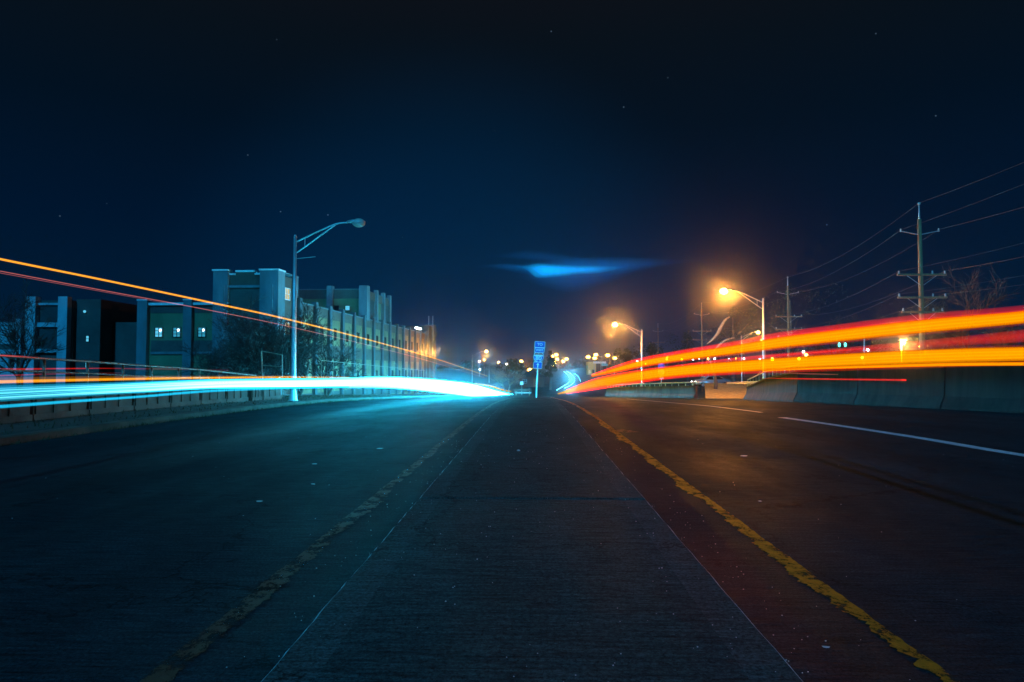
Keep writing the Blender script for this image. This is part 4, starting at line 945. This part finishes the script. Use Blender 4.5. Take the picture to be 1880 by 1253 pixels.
for pts, lb, m_ in (([(1395, 694.5, 11.5, .5, .2), (1450, 695.5, 11.5, 1.2, .9), (1560, 697, 11.5, 1.5, 1), (1654, 698, 11.5, 1.8, 1), (1656, 698, 11.5, 1.6, .9)], 'thin straight red trail in front of the right wing wall', RD), ([(1340, 694, 11.6, .4, .2), (1430, 686.5, 11.6, .5, .3), (1480, 686.8, 11.6, .7, .5), (1538, 688, 11.6, .6, .4)], 'faint pink trail above the thin red one', PK),
                    ([(1047, 681.5, 24, 1.0, .8, 420), (1056, 680.5, 27, 1.5, 1.2, 420), (1064, 681, 30, 1, .8, 420)], 'tiny far red streak at the top of the curving road', OR)):
    t_ = trail(lb, GR); ribbon('strand', pts, m_, t_, .03 if m_ is not OR else .3)
# headlights coming down the far curve
def curve_trail(pp, label, hp, glow, h=.65):
    t_ = trail(label, 'headlight trails on the far curve'); pts = []
    for px, py in pp:
        q = on_ground(px, py, h, 112); pts.append((px, py, 0, hp, glow, q.y))
    ribbon('strand', pts, WH, t_, .022, sub=6)
    if glow > 5 and 'left' in label:
        for k in (1, 3, 4, 5):  # added fill lights that brighten the road under the curve trail
            q = on_ground(*pp[k], h, 112); ld = bpy.data.lights.new('curve_fill', 'POINT'); ld.energy = 2200; ld.color = (.04, .6, 1); ld.shadow_soft_size = .1
            lo = bpy.data.objects.new('curve_fill', ld); COL.objects.link(lo); lo.parent = t_; lo.location = (q.x + .8, q.y, q.z + .5)
curve_trail([(1022, 716.5), (1034, 709.5), (1043, 704), (1046, 699), (1045, 693.5), (1041, 687.5), (1035, 682.5)], 'left white headlight trail on the far curving road', .25, 7)
curve_trail([(1036, 713), (1047, 708), (1053, 702.5), (1055, 697), (1052, 690.5), (1047, 686), (1040, 682.2)], 'right white headlight trail on the far curving road', .25, 7)
curve_trail([(1066, 701), (1064, 696), (1060, 690), (1054, 686)], 'short thin blue trail on the outer edge of the far curve', .3, 4)

# ------------------------------------------------------------------ grit and scraps on the road
SCR = [(475, 924, .05, 'pale scrap on the left road, nearest the camera'), (577, 854, .05, 'pale scrap on the left road, small one further out'), (574, 892, .04, 'thin pale scrap on the left road between two others'), (697, 826, .07, 'long pale scrap on the left road near the cyan glow'), (1517, 1204, .028, 'pale stone lying by the right yellow line near the lower edge'),
       (1366, 840, .06, 'orange lit scrap on the right road'), (1395, 924, .03, 'dim scrap in the middle of the right road'), (1365, 1088, .012, 'tiny stone in the right gutter')]
for i, (px, py, s, lb) in enumerate(SCR):
    q = on_ground(px, py); bm = bmesh.new(); bmesh.ops.create_icosphere(bm, subdivisions=1, radius=.75)
    rnd = random.Random(i)
    for v in bm.verts: v.co = Vector((v.co.x * s * 1.2, v.co.y * s * .8, v.co.z * s * .18)) * (1 + rnd.uniform(-.5, .35))
    o = obj('litter_scrap' if s > .035 else 'stone', bm, M['pebble']); o.location = (q.x, q.y, q.z + s * .25); tag(o, lb, 'scrap' if s > .035 else 'stone', 'scraps lying on the road')
q = on_ground(952, 829, MH); bm = bmesh.new(); bmesh.ops.create_icosphere(bm, subdivisions=2, radius=.03)
for v in bm.verts: v.co.z *= .5
o = obj('stone', bm, M['pebble']); o.location = (q.x, q.y, q.z + .012); tag(o, 'single pale stone lying on the concrete median', 'stone')
gb_ = bmesh.new(); rnd = random.Random(77)
for k in range(700):
    z = MH if rnd.random() < .35 else 0
    y = 2.0 + 14 * rnd.random() ** 1.8
    x = rnd.uniform(-MW, MW) if z else rnd.choice((rnd.gauss(1.5, .18), rnd.gauss(-1.5, .2), rnd.uniform(-7, 8)))
    if not z and abs(x) < MW + .02: continue
    s = rnd.uniform(.0015, .0045) * (1 + y * .04)
    m_ = Matrix.Translation((x, y, z + s * .5 + .004)) @ Matrix.Rotation(rnd.uniform(0, 6), 4, 'Z') @ Matrix.Diagonal((s, s * rnd.uniform(.6, 1.3), s * .7, 1))
    bmesh.ops.create_icosphere(gb_, subdivisions=1, radius=1, matrix=m_)
tag(obj('grit', gb_, M['pebble']), 'loose pale grit scattered over the median and gutters', 'grit', kind='stuff')
# weeds along kerb foot and verge grass
wb = bmesh.new()
for k in range(5000):
    y = 4 + 60 * rnd.random(); x = -10.6 + abs(rnd.gauss(0, .06)) if rnd.random() < .25 else rnd.uniform(-17, -11)
    g = gz(y) + (.0 if x > -10.62 else verge(x, y)); hh = rnd.uniform(.03, .12)
    a = rnd.uniform(0, 6.28); dx, dy = math.cos(a) * .02, math.sin(a) * .02; lx, ly = rnd.uniform(-.06, .06), rnd.uniform(-.06, .06)
    wb.faces.new([wb.verts.new(c_) for c_ in ((x - dx, y - dy, g), (x + dx, y + dy, g), (x + lx, y + ly, g + hh))])
tag(obj('grass', wb, M['grassy']), 'short weeds along the left kerb and verge', 'grass', kind='stuff')

# ------------------------------------------------------------------ cloud whose lit look is its own emission, and the haze
CDY = 3200
def cloud_lobe(bm, top, bot, th):
    """closed lens whose outline runs through (px, py) edges; thickness follows its height"""
    xs = [t[0] for t in top]; rings = []
    tt = catmull([list(t) for t in top], 5); bt = catmull([list(t) for t in bot], 5); n_ = 14
    for (px, a), (_, b) in zip(tt, bt):
        A_ = at_y(px, a, CDY); B_ = at_y(px, b, CDY); c_ = (A_ + B_) / 2; h = max((A_.z - B_.z) / 2, .5); d_ = th * min(1, h / 40)
        rings.append([bm.verts.new(c_ + Vector((0, math.cos(6.2832 * k / n_) * d_, math.sin(6.2832 * k / n_) * h))) for k in range(n_)])
    for r0, r1 in zip(rings, rings[1:]):
        for k in range(n_): bm.faces.new((r0[k], r0[(k+1) % n_], r1[(k+1) % n_], r1[k]))
    bm.faces.new(rings[0][::-1]); bm.faces.new(rings[-1])
    return bm
cl = empty('cloud', (0, 0, 0), 0, 'thin bright blue streak of cloud low over the road ahead', 'cloud')
VC = glow_volume('cloud_glow', (.0, .4, .95), .0075); VC2 = glow_volume('cloud_wisp_glow', (.0, .17, .65), .0009)
CT = [(940, 489), (965, 488), (985, 484), (1020, 486), (1060, 487.5), (1100, 488), (1145, 490)]; CBt = [(940, 490), (965, 495), (985, 510), (1020, 509), (1060, 505), (1100, 502), (1145, 492)]
for k_, (sx, sy_) in enumerate(((1, 1), (.8, .72), (.6, .45), (1.25, 1.3))):
    f_ = lambda tb_: [(1020 + (x - 1020) * sx + k_ * 2, 496 + (y - 496) * sy_) for x, y in tb_]
    obj('cloud_body' if k_ == 0 else 'wisp', cloud_lobe(bmesh.new(), f_(CT), f_(CBt), 45), VC if k_ < 3 else VC2, cl, True)
W1 = ([(890, 489), (930, 486), (980, 487), (1040, 480), (1120, 478), (1190, 480), (1270, 481)], [(890, 490), (930, 493), (980, 500), (1040, 504), (1120, 500), (1190, 490), (1270, 482)])
W2 = ([(905, 471), (940, 467), (980, 464), (1040, 470), (1120, 479)], [(905, 472), (940, 474), (980, 477), (1040, 481), (1120, 480)])
W3 = ([(955, 506), (1000, 505), (1050, 504), (1110, 503), (1170, 500)], [(955, 507), (1000, 520), (1050, 528), (1110, 516), (1170, 501)])
W4 = ([(905, 488), (930, 486), (955, 487), (985, 490)], [(905, 489), (930, 494), (955, 496), (985, 500)])
for (ta, ba), cx, cy_, th in ((W1, 1050, 489, 90), (W2, 1000, 473, 50), (W3, 1050, 510, 50), (W4, 945, 491, 60)):
    for sx, sy_ in ((1.12, 1.5), (1, 1), (.8, .6)):
        f_ = lambda tb_: [(cx + (x - cx) * sx, cy_ + (y - cy_) * sy_) for x, y in tb_]
        obj('wisp', cloud_lobe(bmesh.new(), f_(ta), f_(ba), th), VC2, cl, True)

hz = bmesh.new(); box(hz, -620, 620, -40, 930, -7.5, 18.5)
HM = bpy.data.materials.new('haze'); HM.use_nodes = True; nt = HM.node_tree; nt.nodes.clear()
out = N(nt, 'ShaderNodeOutputMaterial'); pv = N(nt, 'ShaderNodeVolumePrincipled'); pv.inputs['Density'].default_value = .0008; pv.inputs['Color'].default_value = (.85, .86, .95, 1); pv.inputs['Anisotropy'].default_value = .98
nt.links.new(pv.outputs[0], out.inputs['Volume'])
tag(obj('haze', hz, HM), 'thin night haze over the road', 'haze', kind='stuff')

# ------------------------------------------------------------------ render settings
sc.view_settings.view_transform = 'Standard'; sc.view_settings.look = 'None'; sc.view_settings.exposure = 0; sc.view_settings.gamma = 1
sc.render.engine = 'CYCLES'
cy = sc.cycles
cy.use_denoising = True; cy.max_bounces = 6; cy.diffuse_bounces = 2; cy.glossy_bounces = 2; cy.transmission_bounces = 2; cy.volume_bounces = 0; cy.transparent_max_bounces = 32
cy.sample_clamp_indirect = 60; cy.caustics_reflective = False; cy.caustics_refractive = False
